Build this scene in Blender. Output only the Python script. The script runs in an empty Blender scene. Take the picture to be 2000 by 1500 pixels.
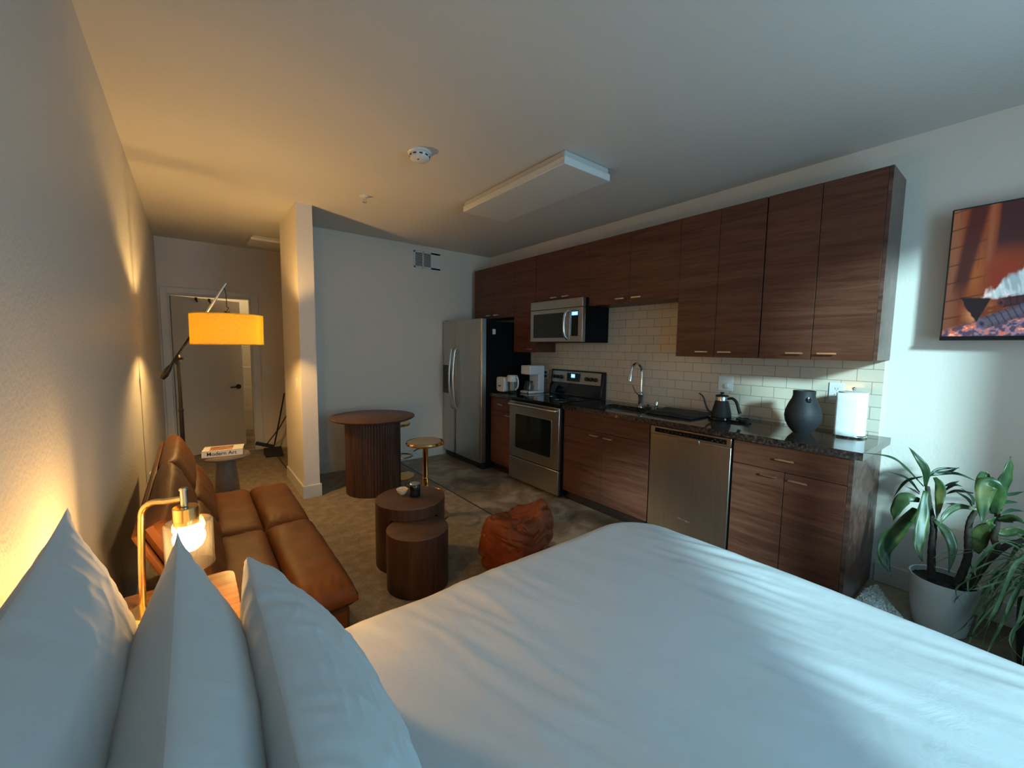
import bpy, bmesh, math, random
from math import pi, sin, cos, radians
from mathutils import Vector, Matrix, noise
import numpy as np

S = bpy.context.scene
COL = S.collection
rnd = random.Random(7)

# ------------------------------------------------------------------ camera
cam_d = bpy.data.cameras.new('camera')
cam = bpy.data.objects.new('camera', cam_d); COL.objects.link(cam)
cam_d.sensor_fit = 'HORIZONTAL'; cam_d.sensor_width = 36.0
cam_d.lens = 799.109 * 36.0 / 2000.0
cam_d.clip_start = 0.02; cam_d.clip_end = 60
_r = Vector((0.78828526, -0.61517994, 0.01264872)); _u = Vector((0.04429663, 0.07724058, 0.99602796)); _f = Vector((0.61371342, 0.78459386, -0.08813801))
_m = Matrix((( _r.x, _u.x, -_f.x, 0), (_r.y, _u.y, -_f.y, 0), (_r.z, _u.z, -_f.z, 1.43211), (0, 0, 0, 1)))
cam.matrix_world = _m
S.camera = cam

# ------------------------------------------------------------------ exposure / world / daylight
S.view_settings.view_transform = 'Standard'; S.view_settings.look = 'None'
S.view_settings.gamma = 1.0; S.view_settings.use_curve_mapping = False
S.view_settings.exposure = 0.10
W = bpy.data.worlds.new('sky'); S.world = W; W.use_nodes = True
bg = W.node_tree.nodes['Background']; bg.inputs[0].default_value = (0.30, 0.62, 0.80, 1); bg.inputs[1].default_value = 0.35

def light(name, kind, loc, energy, color, rot=None, **k):
    d = bpy.data.lights.new(name, kind); d.energy = energy; d.color = color
    for a, b in k.items(): setattr(d, a, b)
    o = bpy.data.objects.new(name, d); COL.objects.link(o); o.location = loc
    if rot is not None: o.rotation_euler = rot
    return o
def aim(o, d):
    o.rotation_euler = Vector(d).to_track_quat('-Z', 'Y').to_euler()
sun = light('low_sun', 'SUN', (1, -3, 3), 7.0, (0.52, 0.90, 1.0), angle=radians(6))
aim(sun, (0.32, 0.40, -0.165))
wl = light('window_daylight', 'AREA', (1.92, -1.12, 1.75), 26, (0.44, 0.77, 1.0), shape='RECTANGLE', size=0.9, size_y=1.6, spread=radians(175))
aim(wl, (-0.1, 1, 0.30))
wl2 = light('window_daylight_low', 'AREA', (0.75, -1.12, 1.30), 10, (0.16, 0.64, 1.0), shape='RECTANGLE', size=1.2, size_y=1.4, spread=radians(115))
aim(wl2, (0.30, 1, -0.35))

# ------------------------------------------------------------------ materials
def newmat(n):
    m = bpy.data.materials.new(n); m.use_nodes = True
    nt = m.node_tree; b = nt.nodes['Principled BSDF']
    return m, nt, b
def N(nt, t, **k):
    n = nt.nodes.new(t)
    for a, b in k.items():
        if a in n.inputs: n.inputs[a].default_value = b
        else: setattr(n, a, b)
    return n
def coords(nt, mode, scale=(1, 1, 1), rot=(0, 0, 0)):
    mp = N(nt, 'ShaderNodeMapping'); mp.inputs['Scale'].default_value = scale; mp.inputs['Rotation'].default_value = rot
    if mode == 'pos':
        g = N(nt, 'ShaderNodeNewGeometry'); nt.links.new(g.outputs['Position'], mp.inputs[0])
    else:
        g = N(nt, 'ShaderNodeTexCoord'); nt.links.new(g.outputs['Object'], mp.inputs[0])
    return mp
def ramp(nt, src, stops):
    r = N(nt, 'ShaderNodeValToRGB'); e = r.color_ramp.elements
    while len(e) < len(stops): e.new(0.5)
    for i, (p, c) in enumerate(stops):
        e[i].position = p; e[i].color = (*c, 1)
    nt.links.new(src, r.inputs[0]); return r
def bump(nt, b, src, strength, dist=0.01):
    bp = N(nt, 'ShaderNodeBump'); bp.inputs['Strength'].default_value = strength; bp.inputs['Distance'].default_value = dist
    nt.links.new(src, bp.inputs['Height']); nt.links.new(bp.outputs[0], b.inputs['Normal']); return bp
def plain(n, c, rough=0.5, metal=0.0, spec=0.5, noise_=0.0, scale=40, bmp=0.0, coat=0.0, mode='obj'):
    m, nt, b = newmat(n)
    b.inputs['Base Color'].default_value = (*c, 1); b.inputs['Roughness'].default_value = rough
    b.inputs['Metallic'].default_value = metal; b.inputs['Specular IOR Level'].default_value = spec
    b.inputs['Coat Weight'].default_value = coat
    mp = coords(nt, mode); tx = N(nt, 'ShaderNodeTexNoise', Scale=scale, Detail=4.0); nt.links.new(mp.outputs[0], tx.inputs['Vector'])
    a = max(noise_, 0.03)
    r = ramp(nt, tx.outputs['Fac'], [(0.3, tuple(x * (1 - a) for x in c)), (0.7, tuple(min(1, x * (1 + a)) for x in c))])
    nt.links.new(r.outputs[0], b.inputs['Base Color'])
    if bmp: bump(nt, b, tx.outputs['Fac'], bmp, 0.004)
    return m
def wood(n, dark, mid, lite, axis='y', rough=0.42, mode='pos', gscale=1.0, spec=0.4):
    m, nt, b = newmat(n)
    lo, hi = 1.1 * gscale, 16 * gscale
    sc = {'x': (lo, hi, hi), 'y': (hi, lo, hi), 'z': (hi, hi, lo)}[axis]
    mp = coords(nt, mode, sc)
    t1 = N(nt, 'ShaderNodeTexNoise', Scale=1.6, Detail=8.0, Roughness=0.62, Distortion=0.7); nt.links.new(mp.outputs[0], t1.inputs['Vector'])
    sc2 = tuple(s * 5 for s in sc)
    mp2 = coords(nt, mode, sc2); t2 = N(nt, 'ShaderNodeTexNoise', Scale=2.0, Detail=5.0); nt.links.new(mp2.outputs[0], t2.inputs['Vector'])
    mx = N(nt, 'ShaderNodeMath', operation='MULTIPLY_ADD'); nt.links.new(t2.outputs['Fac'], mx.inputs[0]); mx.inputs[1].default_value = 0.35
    nt.links.new(t1.outputs['Fac'], mx.inputs[2])
    r = ramp(nt, mx.outputs[0], [(0.50, dark), (0.66, mid), (0.86, lite)])
    nt.links.new(r.outputs[0], b.inputs['Base Color'])
    b.inputs['Roughness'].default_value = rough; b.inputs['Specular IOR Level'].default_value = spec
    bump(nt, b, mx.outputs[0], 0.12, 0.002)
    return m
M = {}
def wallmat(n, c, rough, bs):
    m, nt, b = newmat(n)
    mp = coords(nt, 'pos'); t = N(nt, 'ShaderNodeTexNoise', Scale=75.0, Detail=3.0, Roughness=0.5); nt.links.new(mp.outputs[0], t.inputs['Vector'])
    b.inputs['Base Color'].default_value = (*c, 1); b.inputs['Roughness'].default_value = rough; b.inputs['Specular IOR Level'].default_value = 0.35
    bump(nt, b, t.outputs['Fac'], bs, 0.006)
    return m
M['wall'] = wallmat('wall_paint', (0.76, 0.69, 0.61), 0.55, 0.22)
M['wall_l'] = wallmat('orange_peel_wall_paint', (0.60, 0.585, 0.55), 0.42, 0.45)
M['ceil'] = wallmat('ceiling_paint', (0.68, 0.65, 0.61), 0.8, 0.15)
M['trim'] = plain('white_trim', (0.70, 0.68, 0.62), 0.4)
M['door'] = plain('door_paint', (0.60, 0.54, 0.45), 0.4)
M['cab'] = wood('walnut_laminate', (0.070, 0.023, 0.014), (0.104, 0.036, 0.021), (0.145, 0.053, 0.031), 'y', 0.38, spec=0.35)
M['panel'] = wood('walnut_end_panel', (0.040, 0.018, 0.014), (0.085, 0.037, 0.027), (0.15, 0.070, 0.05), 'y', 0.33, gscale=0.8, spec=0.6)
M['darkwood'] = plain('dark_kick', (0.025, 0.012, 0.009), 0.6)
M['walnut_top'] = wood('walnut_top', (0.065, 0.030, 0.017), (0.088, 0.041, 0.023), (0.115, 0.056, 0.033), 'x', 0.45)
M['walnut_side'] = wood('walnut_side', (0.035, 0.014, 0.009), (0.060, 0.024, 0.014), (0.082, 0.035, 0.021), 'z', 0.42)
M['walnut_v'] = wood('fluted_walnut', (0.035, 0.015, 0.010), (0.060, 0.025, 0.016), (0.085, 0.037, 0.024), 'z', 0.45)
M['night'] = wood('nightstand_wood', (0.10, 0.040, 0.012), (0.15, 0.062, 0.019), (0.20, 0.09, 0.03), 'x', 0.22, spec=0.6)
M['white_plastic'] = plain('white_plastic', (0.74, 0.74, 0.72), 0.35)
M['black_plastic'] = plain('black_plastic', (0.012, 0.012, 0.013), 0.35)
M['black_matte'] = plain('matte_black', (0.018, 0.019, 0.021), 0.6, noise_=0.2, scale=60, bmp=0.1)
M['black_gloss'] = plain('black_glass', (0.006, 0.006, 0.007), 0.06, spec=0.6)
M['window_dark'] = plain('oven_glass', (0.010, 0.011, 0.010), 0.08, spec=0.6)
M['black_side'] = plain('appliance_side_black', (0.004, 0.004, 0.005), 0.6, spec=0.15)
M['chrome'] = plain('chrome', (0.75, 0.74, 0.72), 0.15, 1.0)
M['nickel'] = plain('brushed_nickel', (0.62, 0.60, 0.56), 0.28, 1.0)
M['gold'] = plain('polished_gold', (0.80, 0.46, 0.16), 0.09, 1.0)
M['brass'] = plain('brushed_brass', (0.85, 0.62, 0.26), 0.22, 1.0)
M['bronze'] = plain('dark_bronze', (0.030, 0.022, 0.016), 0.35, 0.6)
M['bronze_trim'] = plain('transition_strip', (0.06, 0.045, 0.032), 0.5)
def steel(n, c, axis, rough=0.27):
    m, nt, b = newmat(n)
    sc = {'y': (200, 1, 200), 'z': (200, 200, 1)}[axis]
    mp = coords(nt, 'obj', sc); t = N(nt, 'ShaderNodeTexNoise', Scale=1.5, Detail=3.0); nt.links.new(mp.outputs[0], t.inputs['Vector'])
    r = ramp(nt, t.outputs['Fac'], [(0.3, tuple(x * 0.9 for x in c)), (0.7, tuple(x * 1.1 for x in c))])
    nt.links.new(r.outputs[0], b.inputs['Base Color']); b.inputs['Metallic'].default_value = 1; b.inputs['Roughness'].default_value = rough
    bump(nt, b, t.outputs['Fac'], 0.05, 0.001)
    return m
M['steel'] = steel('brushed_stainless', (0.50, 0.47, 0.43), 'y', 0.30)
M['steel_v'] = steel('brushed_stainless_vertical', (0.50, 0.47, 0.43), 'z', 0.32)
def carpet():
    m, nt, b = newmat('carpet_pile')
    mp = coords(nt, 'pos'); t = N(nt, 'ShaderNodeTexNoise', Scale=160.0, Detail=4.0, Roughness=0.7); nt.links.new(mp.outputs[0], t.inputs['Vector'])
    t2 = N(nt, 'ShaderNodeTexNoise', Scale=14.0, Detail=4.0); nt.links.new(mp.outputs[0], t2.inputs['Vector'])
    a = N(nt, 'ShaderNodeMath', operation='MULTIPLY_ADD'); nt.links.new(t2.outputs['Fac'], a.inputs[0]); a.inputs[1].default_value = 0.5; nt.links.new(t.outputs['Fac'], a.inputs[2])
    r = ramp(nt, a.outputs[0], [(0.48, (0.20, 0.155, 0.11)), (0.78, (0.40, 0.325, 0.24)), (1.0, (0.58, 0.48, 0.37))])
    nt.links.new(r.outputs[0], b.inputs['Base Color']); b.inputs['Roughness'].default_value = 0.95; b.inputs['Specular IOR Level'].default_value = 0.1
    bump(nt, b, t.outputs['Fac'], 0.9, 0.012); return m
M['carpet'] = carpet()
def concrete():
    m, nt, b = newmat('polished_concrete')
    mp = coords(nt, 'pos'); t = N(nt, 'ShaderNodeTexNoise', Scale=3.2, Detail=9.0, Roughness=0.62, Distortion=0.6); nt.links.new(mp.outputs[0], t.inputs['Vector'])
    r = ramp(nt, t.outputs['Fac'], [(0.36, (0.12, 0.085, 0.055)), (0.5, (0.23, 0.17, 0.115)), (0.62, (0.42, 0.34, 0.25))])
    nt.links.new(r.outputs[0], b.inputs['Base Color']); b.inputs['Roughness'].default_value = 0.38
    bump(nt, b, t.outputs['Fac'], 0.1, 0.004); return m
M['concrete'] = concrete()
def granite():
    m, nt, b = newmat('brown_granite')
    mp = coords(nt, 'pos'); t = N(nt, 'ShaderNodeTexVoronoi', Scale=170.0); nt.links.new(mp.outputs[0], t.inputs['Vector'])
    t2 = N(nt, 'ShaderNodeTexNoise', Scale=60.0, Detail=6.0, Roughness=0.7); nt.links.new(mp.outputs[0], t2.inputs['Vector'])
    r = ramp(nt, t2.outputs['Fac'], [(0.35, (0.010, 0.008, 0.008)), (0.5, (0.045, 0.030, 0.024)), (0.62, (0.11, 0.075, 0.055)), (0.75, (0.16, 0.13, 0.11))])
    nt.links.new(r.outputs[0], b.inputs['Base Color']); b.inputs['Roughness'].default_value = 0.07; b.inputs['Specular IOR Level'].default_value = 0.6
    return m
M['granite'] = granite()
def tile():
    m, nt, b = newmat('subway_tile')
    g = N(nt, 'ShaderNodeNewGeometry'); sp = N(nt, 'ShaderNodeSeparateXYZ'); nt.links.new(g.outputs['Position'], sp.inputs[0])
    cb = N(nt, 'ShaderNodeCombineXYZ'); nt.links.new(sp.outputs['Y'], cb.inputs['X']); nt.links.new(sp.outputs['Z'], cb.inputs['Y'])
    br = N(nt, 'ShaderNodeTexBrick'); nt.links.new(cb.outputs[0], br.inputs['Vector'])
    br.inputs['Scale'].default_value = 1.0; br.inputs['Brick Width'].default_value = 0.155; br.inputs['Row Height'].default_value = 0.078
    br.inputs['Mortar Size'].default_value = 0.0022; br.inputs['Mortar Smooth'].default_value = 0.3
    br.inputs['Color1'].default_value = (0.64, 0.56, 0.45, 1); br.inputs['Color2'].default_value = (0.61, 0.53, 0.425, 1); br.inputs['Mortar'].default_value = (0.33, 0.28, 0.22, 1)
    nt.links.new(br.outputs['Color'], b.inputs['Base Color']); b.inputs['Roughness'].default_value = 0.13
    inv = N(nt, 'ShaderNodeMath', operation='SUBTRACT'); inv.inputs[0].default_value = 1.0; nt.links.new(br.outputs['Fac'], inv.inputs[1])
    bump(nt, b, inv.outputs[0], 0.6, 0.003); return m
M['tile'] = tile()
def leather(n, c1, c2, rough):
    m, nt, b = newmat(n)
    mp = coords(nt, 'pos'); t = N(nt, 'ShaderNodeTexNoise', Scale=9.0, Detail=7.0, Roughness=0.65); nt.links.new(mp.outputs[0], t.inputs['Vector'])
    r = ramp(nt, t.outputs['Fac'], [(0.35, c1), (0.68, c2)]); nt.links.new(r.outputs[0], b.inputs['Base Color'])
    b.inputs['Roughness'].default_value = rough; b.inputs['Specular IOR Level'].default_value = 0.2
    t2 = N(nt, 'ShaderNodeTexVoronoi', Scale=220.0); nt.links.new(mp.outputs[0], t2.inputs['Vector'])
    bump(nt, b, t2.outputs['Distance'], 0.18, 0.002); return m
M['leather'] = leather('tan_leather', (0.105, 0.034, 0.008), (0.16, 0.054, 0.013), 0.55)
M['pouf'] = leather('cognac_leather', (0.15, 0.032, 0.010), (0.24, 0.056, 0.018), 0.45)
def linen(n, c, bs=0.12, rough=0.85):
    m, nt, b = newmat(n)
    mp = coords(nt, 'pos'); t = N(nt, 'ShaderNodeTexNoise', Scale=420.0, Detail=2.0); nt.links.new(mp.outputs[0], t.inputs['Vector'])
    r = ramp(nt, t.outputs['Fac'], [(0.2, tuple(x * 0.96 for x in c)), (0.8, c)]); nt.links.new(r.outputs[0], b.inputs['Base Color'])
    b.inputs['Roughness'].default_value = rough; b.inputs['Specular IOR Level'].default_value = 0.2
    b.inputs['Sheen Weight'].default_value = 0.15
    t3 = N(nt, 'ShaderNodeTexNoise', Scale=11.0, Detail=5.0, Roughness=0.55, Distortion=0.8); nt.links.new(mp.outputs[0], t3.inputs['Vector'])
    b1 = bump(nt, b, t3.outputs['Fac'], 0.12, 0.02)
    b2 = bump(nt, b, t.outputs['Fac'], bs, 0.001); nt.links.new(b1.outputs[0], b2.inputs['Normal']); return m
M['cloth'] = linen('white_cotton', (0.60, 0.605, 0.61))
def shade():
    m, nt, b = newmat('mustard_linen_shade')
    nt.nodes.remove(b); out = nt.nodes['Material Output']
    mp = coords(nt, 'obj', (90, 90, 420)); t = N(nt, 'ShaderNodeTexNoise', Scale=1.0, Detail=3.0); nt.links.new(mp.outputs[0], t.inputs['Vector'])
    r = ramp(nt, t.outputs['Fac'], [(0.3, (0.72, 0.56, 0.13)), (0.7, (0.88, 0.72, 0.21))])
    d = N(nt, 'ShaderNodeBsdfDiffuse'); tr = N(nt, 'ShaderNodeBsdfTranslucent'); mx = N(nt, 'ShaderNodeMixShader'); mx.inputs[0].default_value = 0.60
    nt.links.new(r.outputs[0], d.inputs[0]); nt.links.new(r.outputs[0], tr.inputs[0]); nt.links.new(d.outputs[0], mx.inputs[1]); nt.links.new(tr.outputs[0], mx.inputs[2]); nt.links.new(mx.outputs[0], out.inputs[0])
    return m
M['shade'] = shade()
def glass(n, tint, refl, haze=0.0):
    m, nt, b = newmat(n); nt.nodes.remove(b); out = nt.nodes['Material Output']
    tr = N(nt, 'ShaderNodeBsdfTransparent'); tr.inputs[0].default_value = (*tint, 1)
    gl = N(nt, 'ShaderNodeBsdfGlossy'); gl.inputs['Roughness'].default_value = 0.03
    lw = N(nt, 'ShaderNodeLayerWeight'); lw.inputs[0].default_value = 0.5
    pw = N(nt, 'ShaderNodeMath', operation='POWER'); nt.links.new(lw.outputs['Facing'], pw.inputs[0]); pw.inputs[1].default_value = 3.0
    ma = N(nt, 'ShaderNodeMath', operation='MULTIPLY_ADD'); nt.links.new(pw.outputs[0], ma.inputs[0]); ma.inputs[1].default_value = refl * 2.6; ma.inputs[2].default_value = 0.035
    mx = N(nt, 'ShaderNodeMixShader'); nt.links.new(ma.outputs[0], mx.inputs[0])
    df = N(nt, 'ShaderNodeBsdfTranslucent'); df.inputs[0].default_value = (.8, .8, .8, 1); m2 = N(nt, 'ShaderNodeMixShader'); m2.inputs[0].default_value = haze
    nt.links.new(tr.outputs[0], m2.inputs[1]); nt.links.new(df.outputs[0], m2.inputs[2]); nt.links.new(m2.outputs[0], mx.inputs[1]); nt.links.new(gl.outputs[0], mx.inputs[2]); nt.links.new(mx.outputs[0], out.inputs[0])
    return m
M['glass'] = glass('clear_glass', (0.95, 0.94, 0.91), 0.25)
M['lampglass'] = glass('lamp_glass', (0.95, 0.93, 0.90), 0.40, 0.004)
M['pane'] = glass('window_glass', (0.97, 0.98, 0.98), 0.15)
def emit(n, c, s):
    m, nt, b = newmat(n); b.inputs['Base Color'].default_value = (*c, 1); b.inputs['Emission Color'].default_value = (*c, 1); b.inputs['Emission Strength'].default_value = s
    return m
M['bulb'] = emit('warm_bulb', (1.0, 0.58, 0.20), 320)
M['bulb2'] = emit('warm_bulb_floor', (1.0, 0.60, 0.20), 900)
M['blue_led'] = emit('blue_display', (0.10, 0.42, 1.0), 2.2)
M['cyan_led'] = emit('display_digits', (0.55, 0.85, 1.0), 2.5)
M['diffuser'] = plain('acrylic_diffuser', (0.74, 0.73, 0.70), 0.5)
M['fixture'] = plain('painted_fixture', (0.60, 0.59, 0.56), 0.35)
M['soil'] = plain('soil', (0.012, 0.008, 0.006), 0.95, noise_=0.5, scale=120, bmp=0.8)
M['pot'] = plain('white_ceramic_pot', (0.56, 0.55, 0.53), 0.4, noise_=0.05, scale=6)
M['bark'] = plain('dracaena_cane', (0.035, 0.026, 0.018), 0.8, noise_=0.5, scale=60, bmp=0.6)
def leafm(n, c1, c2, c3, rough):
    m, nt, b = newmat(n)
    mp = coords(nt, 'pos'); t = N(nt, 'ShaderNodeTexNoise', Scale=11.0, Detail=4.0); nt.links.new(mp.outputs[0], t.inputs['Vector'])
    r = ramp(nt, t.outputs['Fac'], [(0.38, c1), (0.55, c2), (0.72, c3)]); nt.links.new(r.outputs[0], b.inputs['Base Color']); b.inputs['Roughness'].default_value = rough
    b.inputs['Subsurface Weight'].default_value = 0.0
    return m
M['leaf'] = leafm('dracaena_leaf', (0.016, 0.042, 0.014), (0.040, 0.085, 0.025), (0.13, 0.14, 0.04), 0.42)
M['leaf_thin'] = leafm('narrow_leaf', (0.015, 0.045, 0.022), (0.025, 0.07, 0.03), (0.05, 0.11, 0.04), 0.35)
M['spider'] = leafm('spider_leaf', (0.06, 0.14, 0.06), (0.13, 0.25, 0.11), (0.34, 0.44, 0.27), 0.4)
M['rug'] = plain('white_shag', (0.78, 0.77, 0.72), 0.95, noise_=0.3, scale=90, bmp=0.8)
M['stone'] = plain('grey_brown_side_table', (0.15, 0.115, 0.095), 0.5, noise_=0.15, scale=20)
M['paper'] = plain('paper', (0.72, 0.70, 0.66), 0.8)
M['print'] = plain('printed_cover', (0.42, 0.20, 0.08), 0.4, noise_=0.8, scale=18)
M['ink'] = plain('black_ink', (0.01, 0.01, 0.01), 0.6)
M['cream'] = plain('cream_glaze', (0.72, 0.60, 0.40), 0.3)
M['towel'] = plain('paper_towel', (0.78, 0.78, 0.78), 0.9, noise_=0.05, scale=30, bmp=0.2)
M['shadecloth'] = plain('roller_shade_cloth', (0.55, 0.56, 0.55), 0.9)
M['interior'] = plain('closet_wall', (0.70, 0.62, 0.48), 0.6)
M['clearplastic'] = glass('clear_plastic', (0.80, 0.82, 0.82), 0.35)

# ------------------------------------------------------------------ mesh helpers
def BM(): return bmesh.new()
def box(bm, x0, x1, y0, y1, z0, z1, mat=None):
    v = [bm.verts.new(p) for p in ((x0, y0, z0), (x1, y0, z0), (x1, y1, z0), (x0, y1, z0), (x0, y0, z1), (x1, y0, z1), (x1, y1, z1), (x0, y1, z1))]
    if mat is not None:
        for q in v: q.co = mat @ q.co
    fs = [(0, 3, 2, 1), (4, 5, 6, 7), (0, 1, 5, 4), (1, 2, 6, 5), (2, 3, 7, 6), (3, 0, 4, 7)]
    for f in fs: bm.faces.new([v[i] for i in f])
    return bm
def lathe(bm, prof, c=(0, 0, 0), seg=48, sx=1, sy=1, axis='z', closed=False):
    rings = []
    for r, z in prof:
        ring = []
        for i in range(seg):
            a = 2 * pi * i / seg; p = (r * cos(a) * sx, r * sin(a) * sy, z)
            if axis == 'x': p = (p[2], p[0], p[1])
            elif axis == 'y': p = (p[1], p[2], p[0])
            ring.append(bm.verts.new((p[0] + c[0], p[1] + c[1], p[2] + c[2])))
        rings.append(ring)
    pairs = list(zip(rings, rings[1:]))
    if closed: pairs.append((rings[-1], rings[0]))
    for A, B in pairs:
        for i in range(seg):
            j = (i + 1) % seg; bm.faces.new((A[i], A[j], B[j], B[i]))
    if not closed:
        if prof[0][0] > 1e-5: bm.faces.new(rings[0][::-1])
        if prof[-1][0] > 1e-5: bm.faces.new(rings[-1])
    return bm
def cyl(bm, c, r, h, seg=32, bev=0.0, axis='z', r2=None):
    r2 = r if r2 is None else r2
    if bev: pr = [(r - bev, 0), (r, bev), (r2, h - bev), (r2 - bev, h)]
    else: pr = [(r, 0), (r2, h)]
    return lathe(bm, pr, c, seg, axis=axis)
def smooth_path(pts, n=6):
    pts = [Vector(p) for p in pts]
    if len(pts) < 3: return [pts[0].lerp(pts[-1], i / n) for i in range(n + 1)]
    P = [pts[0] * 2 - pts[1]] + pts + [pts[-1] * 2 - pts[-2]]; out = []
    for i in range(1, len(P) - 2):
        for k in range(n):
            t = k / n; a, b, c, d = P[i - 1:i + 3]
            out.append(0.5 * ((2 * b) + (c - a) * t + (2 * a - 5 * b + 4 * c - d) * t * t + (3 * b - a - 3 * c + d) * t ** 3))
    out.append(pts[-1]); return out
def tube(bm, pts, r, seg=12, flat=1.0):
    pts = [Vector(p) for p in pts]; n = len(pts)
    rr = r if isinstance(r, (list, tuple)) else [r] * n
    if len(rr) != n: rr = [rr[0] + (rr[-1] - rr[0]) * i / (n - 1) for i in range(n)]
    t0 = (pts[1] - pts[0]).normalized(); up = Vector((0, 0, 1)) if abs(t0.z) < 0.9 else Vector((1, 0, 0))
    nrm = (up - t0 * up.dot(t0)).normalized(); rings = []
    for i, p in enumerate(pts):
        t = ((pts[min(i + 1, n - 1)] - pts[max(i - 1, 0)])).normalized()
        nrm = (nrm - t * nrm.dot(t)).normalized(); b = t.cross(nrm)
        rings.append([bm.verts.new(p + (nrm * cos(2 * pi * k / seg) * flat + b * sin(2 * pi * k / seg)) * rr[i]) for k in range(seg)])
    for A, B in zip(rings, rings[1:]):
        for k in range(seg):
            j = (k + 1) % seg; bm.faces.new((A[k], A[j], B[j], B[k]))
    bm.faces.new(rings[0][::-1]); bm.faces.new(rings[-1]); return bm
def grid(bm, nu, nv, fn, closed_u=False):
    vs = [[bm.verts.new(fn(i / (nu - (0 if closed_u else 1)), j / (nv - 1))) for j in range(nv)] for i in range(nu)]
    for i in range(nu if closed_u else nu - 1):
        for j in range(nv - 1):
            a = (i + 1) % nu
            bm.faces.new((vs[i][j], vs[a][j], vs[a][j + 1], vs[i][j + 1]))
    return vs
def rrect(w, h, r, n=6):
    out = []
    for cx, cy, a0 in ((w / 2 - r, h / 2 - r, 0), (-w / 2 + r, h / 2 - r, 90), (-w / 2 + r, -h / 2 + r, 180), (w / 2 - r, -h / 2 + r, 270)):
        for k in range(n + 1):
            a = radians(a0 + 90 * k / n); out.append((cx + r * cos(a), cy + r * sin(a)))
    return out
def prism(bm, poly, d0, d1, tr):
    A = [bm.verts.new(tr(p[0], p[1], d0)) for p in poly]; B = [bm.verts.new(tr(p[0], p[1], d1)) for p in poly]
    n = len(poly)
    for i in range(n):
        j = (i + 1) % n; bm.faces.new((A[i], A[j], B[j], B[i]))
    bm.faces.new(A[::-1]); bm.faces.new(B); return bm

def _mesh(name, bm, mat, smooth=True):
    bmesh.ops.remove_doubles(bm, verts=bm.verts, dist=1e-6)
    bmesh.ops.recalc_face_normals(bm, faces=bm.faces)
    me = bpy.data.meshes.new(name); bm.to_mesh(me); bm.free()
    if mat is not None: me.materials.append(mat)
    if smooth:
        me.shade_smooth(); me.set_sharp_from_angle(angle=radians(38))
    return me
def place(o, loc):
    for v in o.data.vertices: v.co -= Vector(loc)
def bevel(o, w, seg=2):
    m = o.modifiers.new('bevel', 'BEVEL'); m.width = w; m.segments = seg; m.limit_method = 'ANGLE'; m.angle_limit = radians(40); m.harden_normals = False
def struct(name, bm, mat, bev=0):
    me = _mesh(name, bm, mat); o = bpy.data.objects.new(name, me); COL.objects.link(o); o['kind'] = 'structure'
    if bev: bevel(o, bev)
    return o
class Thing:
    def __init__(s, name, label, cat, loc, group=None, rotz=0):
        o = bpy.data.objects.new(name, None); COL.objects.link(o); o.empty_display_size = 0.1
        o.location = loc; o.rotation_euler = (0, 0, rotz); o['label'] = label; o['category'] = cat
        if group: o['group'] = group
        s.o = o; s.loc = Vector(loc)
    def part(s, name, bm, mat, parent=None, label=None, bev=0, local=False, smooth=True):
        me = _mesh(name, bm, mat, smooth); o = bpy.data.objects.new(name, me); COL.objects.link(o)
        if not local:
            for v in me.vertices: v.co -= s.loc
        o.parent = parent or s.o
        if label: o['label'] = label
        if bev: bevel(o, bev)
        return o
def single(name, bm, mat, label, cat, loc=(0, 0, 0), group=None, bev=0, kind=None, smooth=True):
    me = _mesh(name, bm, mat, smooth); o = bpy.data.objects.new(name, me); COL.objects.link(o)
    for v in me.vertices: v.co -= Vector(loc)
    o.location = loc; o['label'] = label; o['category'] = cat
    if group: o['group'] = group
    if kind: o['kind'] = kind
    if bev: bevel(o, bev)
    return o
def text_bm(s, size, mtx, depth=0.0006, bold=True):
    c = bpy.data.curves.new('lettering', 'FONT'); c.body = s; c.size = size; c.extrude = depth; c.align_x = 'CENTER'; c.align_y = 'CENTER'
    if bold: c.offset = size * 0.012
    o = bpy.data.objects.new('lettering', c); COL.objects.link(o); bpy.context.view_layer.update()
    me = bpy.data.meshes.new_from_object(o.evaluated_get(bpy.context.evaluated_depsgraph_get()))
    bpy.data.objects.remove(o); bm = BM(); bm.from_mesh(me); bpy.data.meshes.remove(me)
    bm.transform(mtx); return bm
def copy_thing(root, loc, rotz, label, group=None):
    r = root.copy(); COL.objects.link(r); r.location = loc; r.rotation_euler = (0, 0, rotz); r['label'] = label
    if group: r['group'] = group
    for ch in list(root.children):
        c = ch.copy(); COL.objects.link(c); c.parent = r
        for g in list(ch.children):
            d = g.copy(); COL.objects.link(d); d.parent = c
    return r

# ------------------------------------------------------------------ room shell
XL, XR, YN, YB, YH, H = -0.29, 3.343, -0.95, 4.81, 6.438, 2.681
XH = 1.75
b = BM(); box(b, XL - .1, XR + .1, YN - .1, 8.2, -0.12, 0.0); struct('floor', b, M['concrete'])
b = BM(); box(b, XL, 1.955, YN, YB, 0.0, 0.008); box(b, XL, 0.80, YB, YH, 0.0, 0.008); struct('floor', b, M['carpet']); 
b = BM(); box(b, 1.955, 1.972, YN, YB, 0.0, 0.009); box(b, 0.80, 0.817, 5.02, YH, 0.0, 0.009); struct('trim_1', b, M['bronze_trim'])
b = BM(); box(b, XL - .1, XR + .1, YN - .1, 8.2, H, H + .1); struct('ceiling', b, M['ceil'])
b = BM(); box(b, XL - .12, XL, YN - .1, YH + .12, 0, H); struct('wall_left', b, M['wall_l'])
b = BM(); box(b, XR, XR + .12, YN - .1, YB + .12, 0, H); struct('wall_right', b, M['wall'])
b = BM(); box(b, .907, XR, YB, YB + .12, 0, H); struct('wall_back', b, M['wall'])
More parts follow.
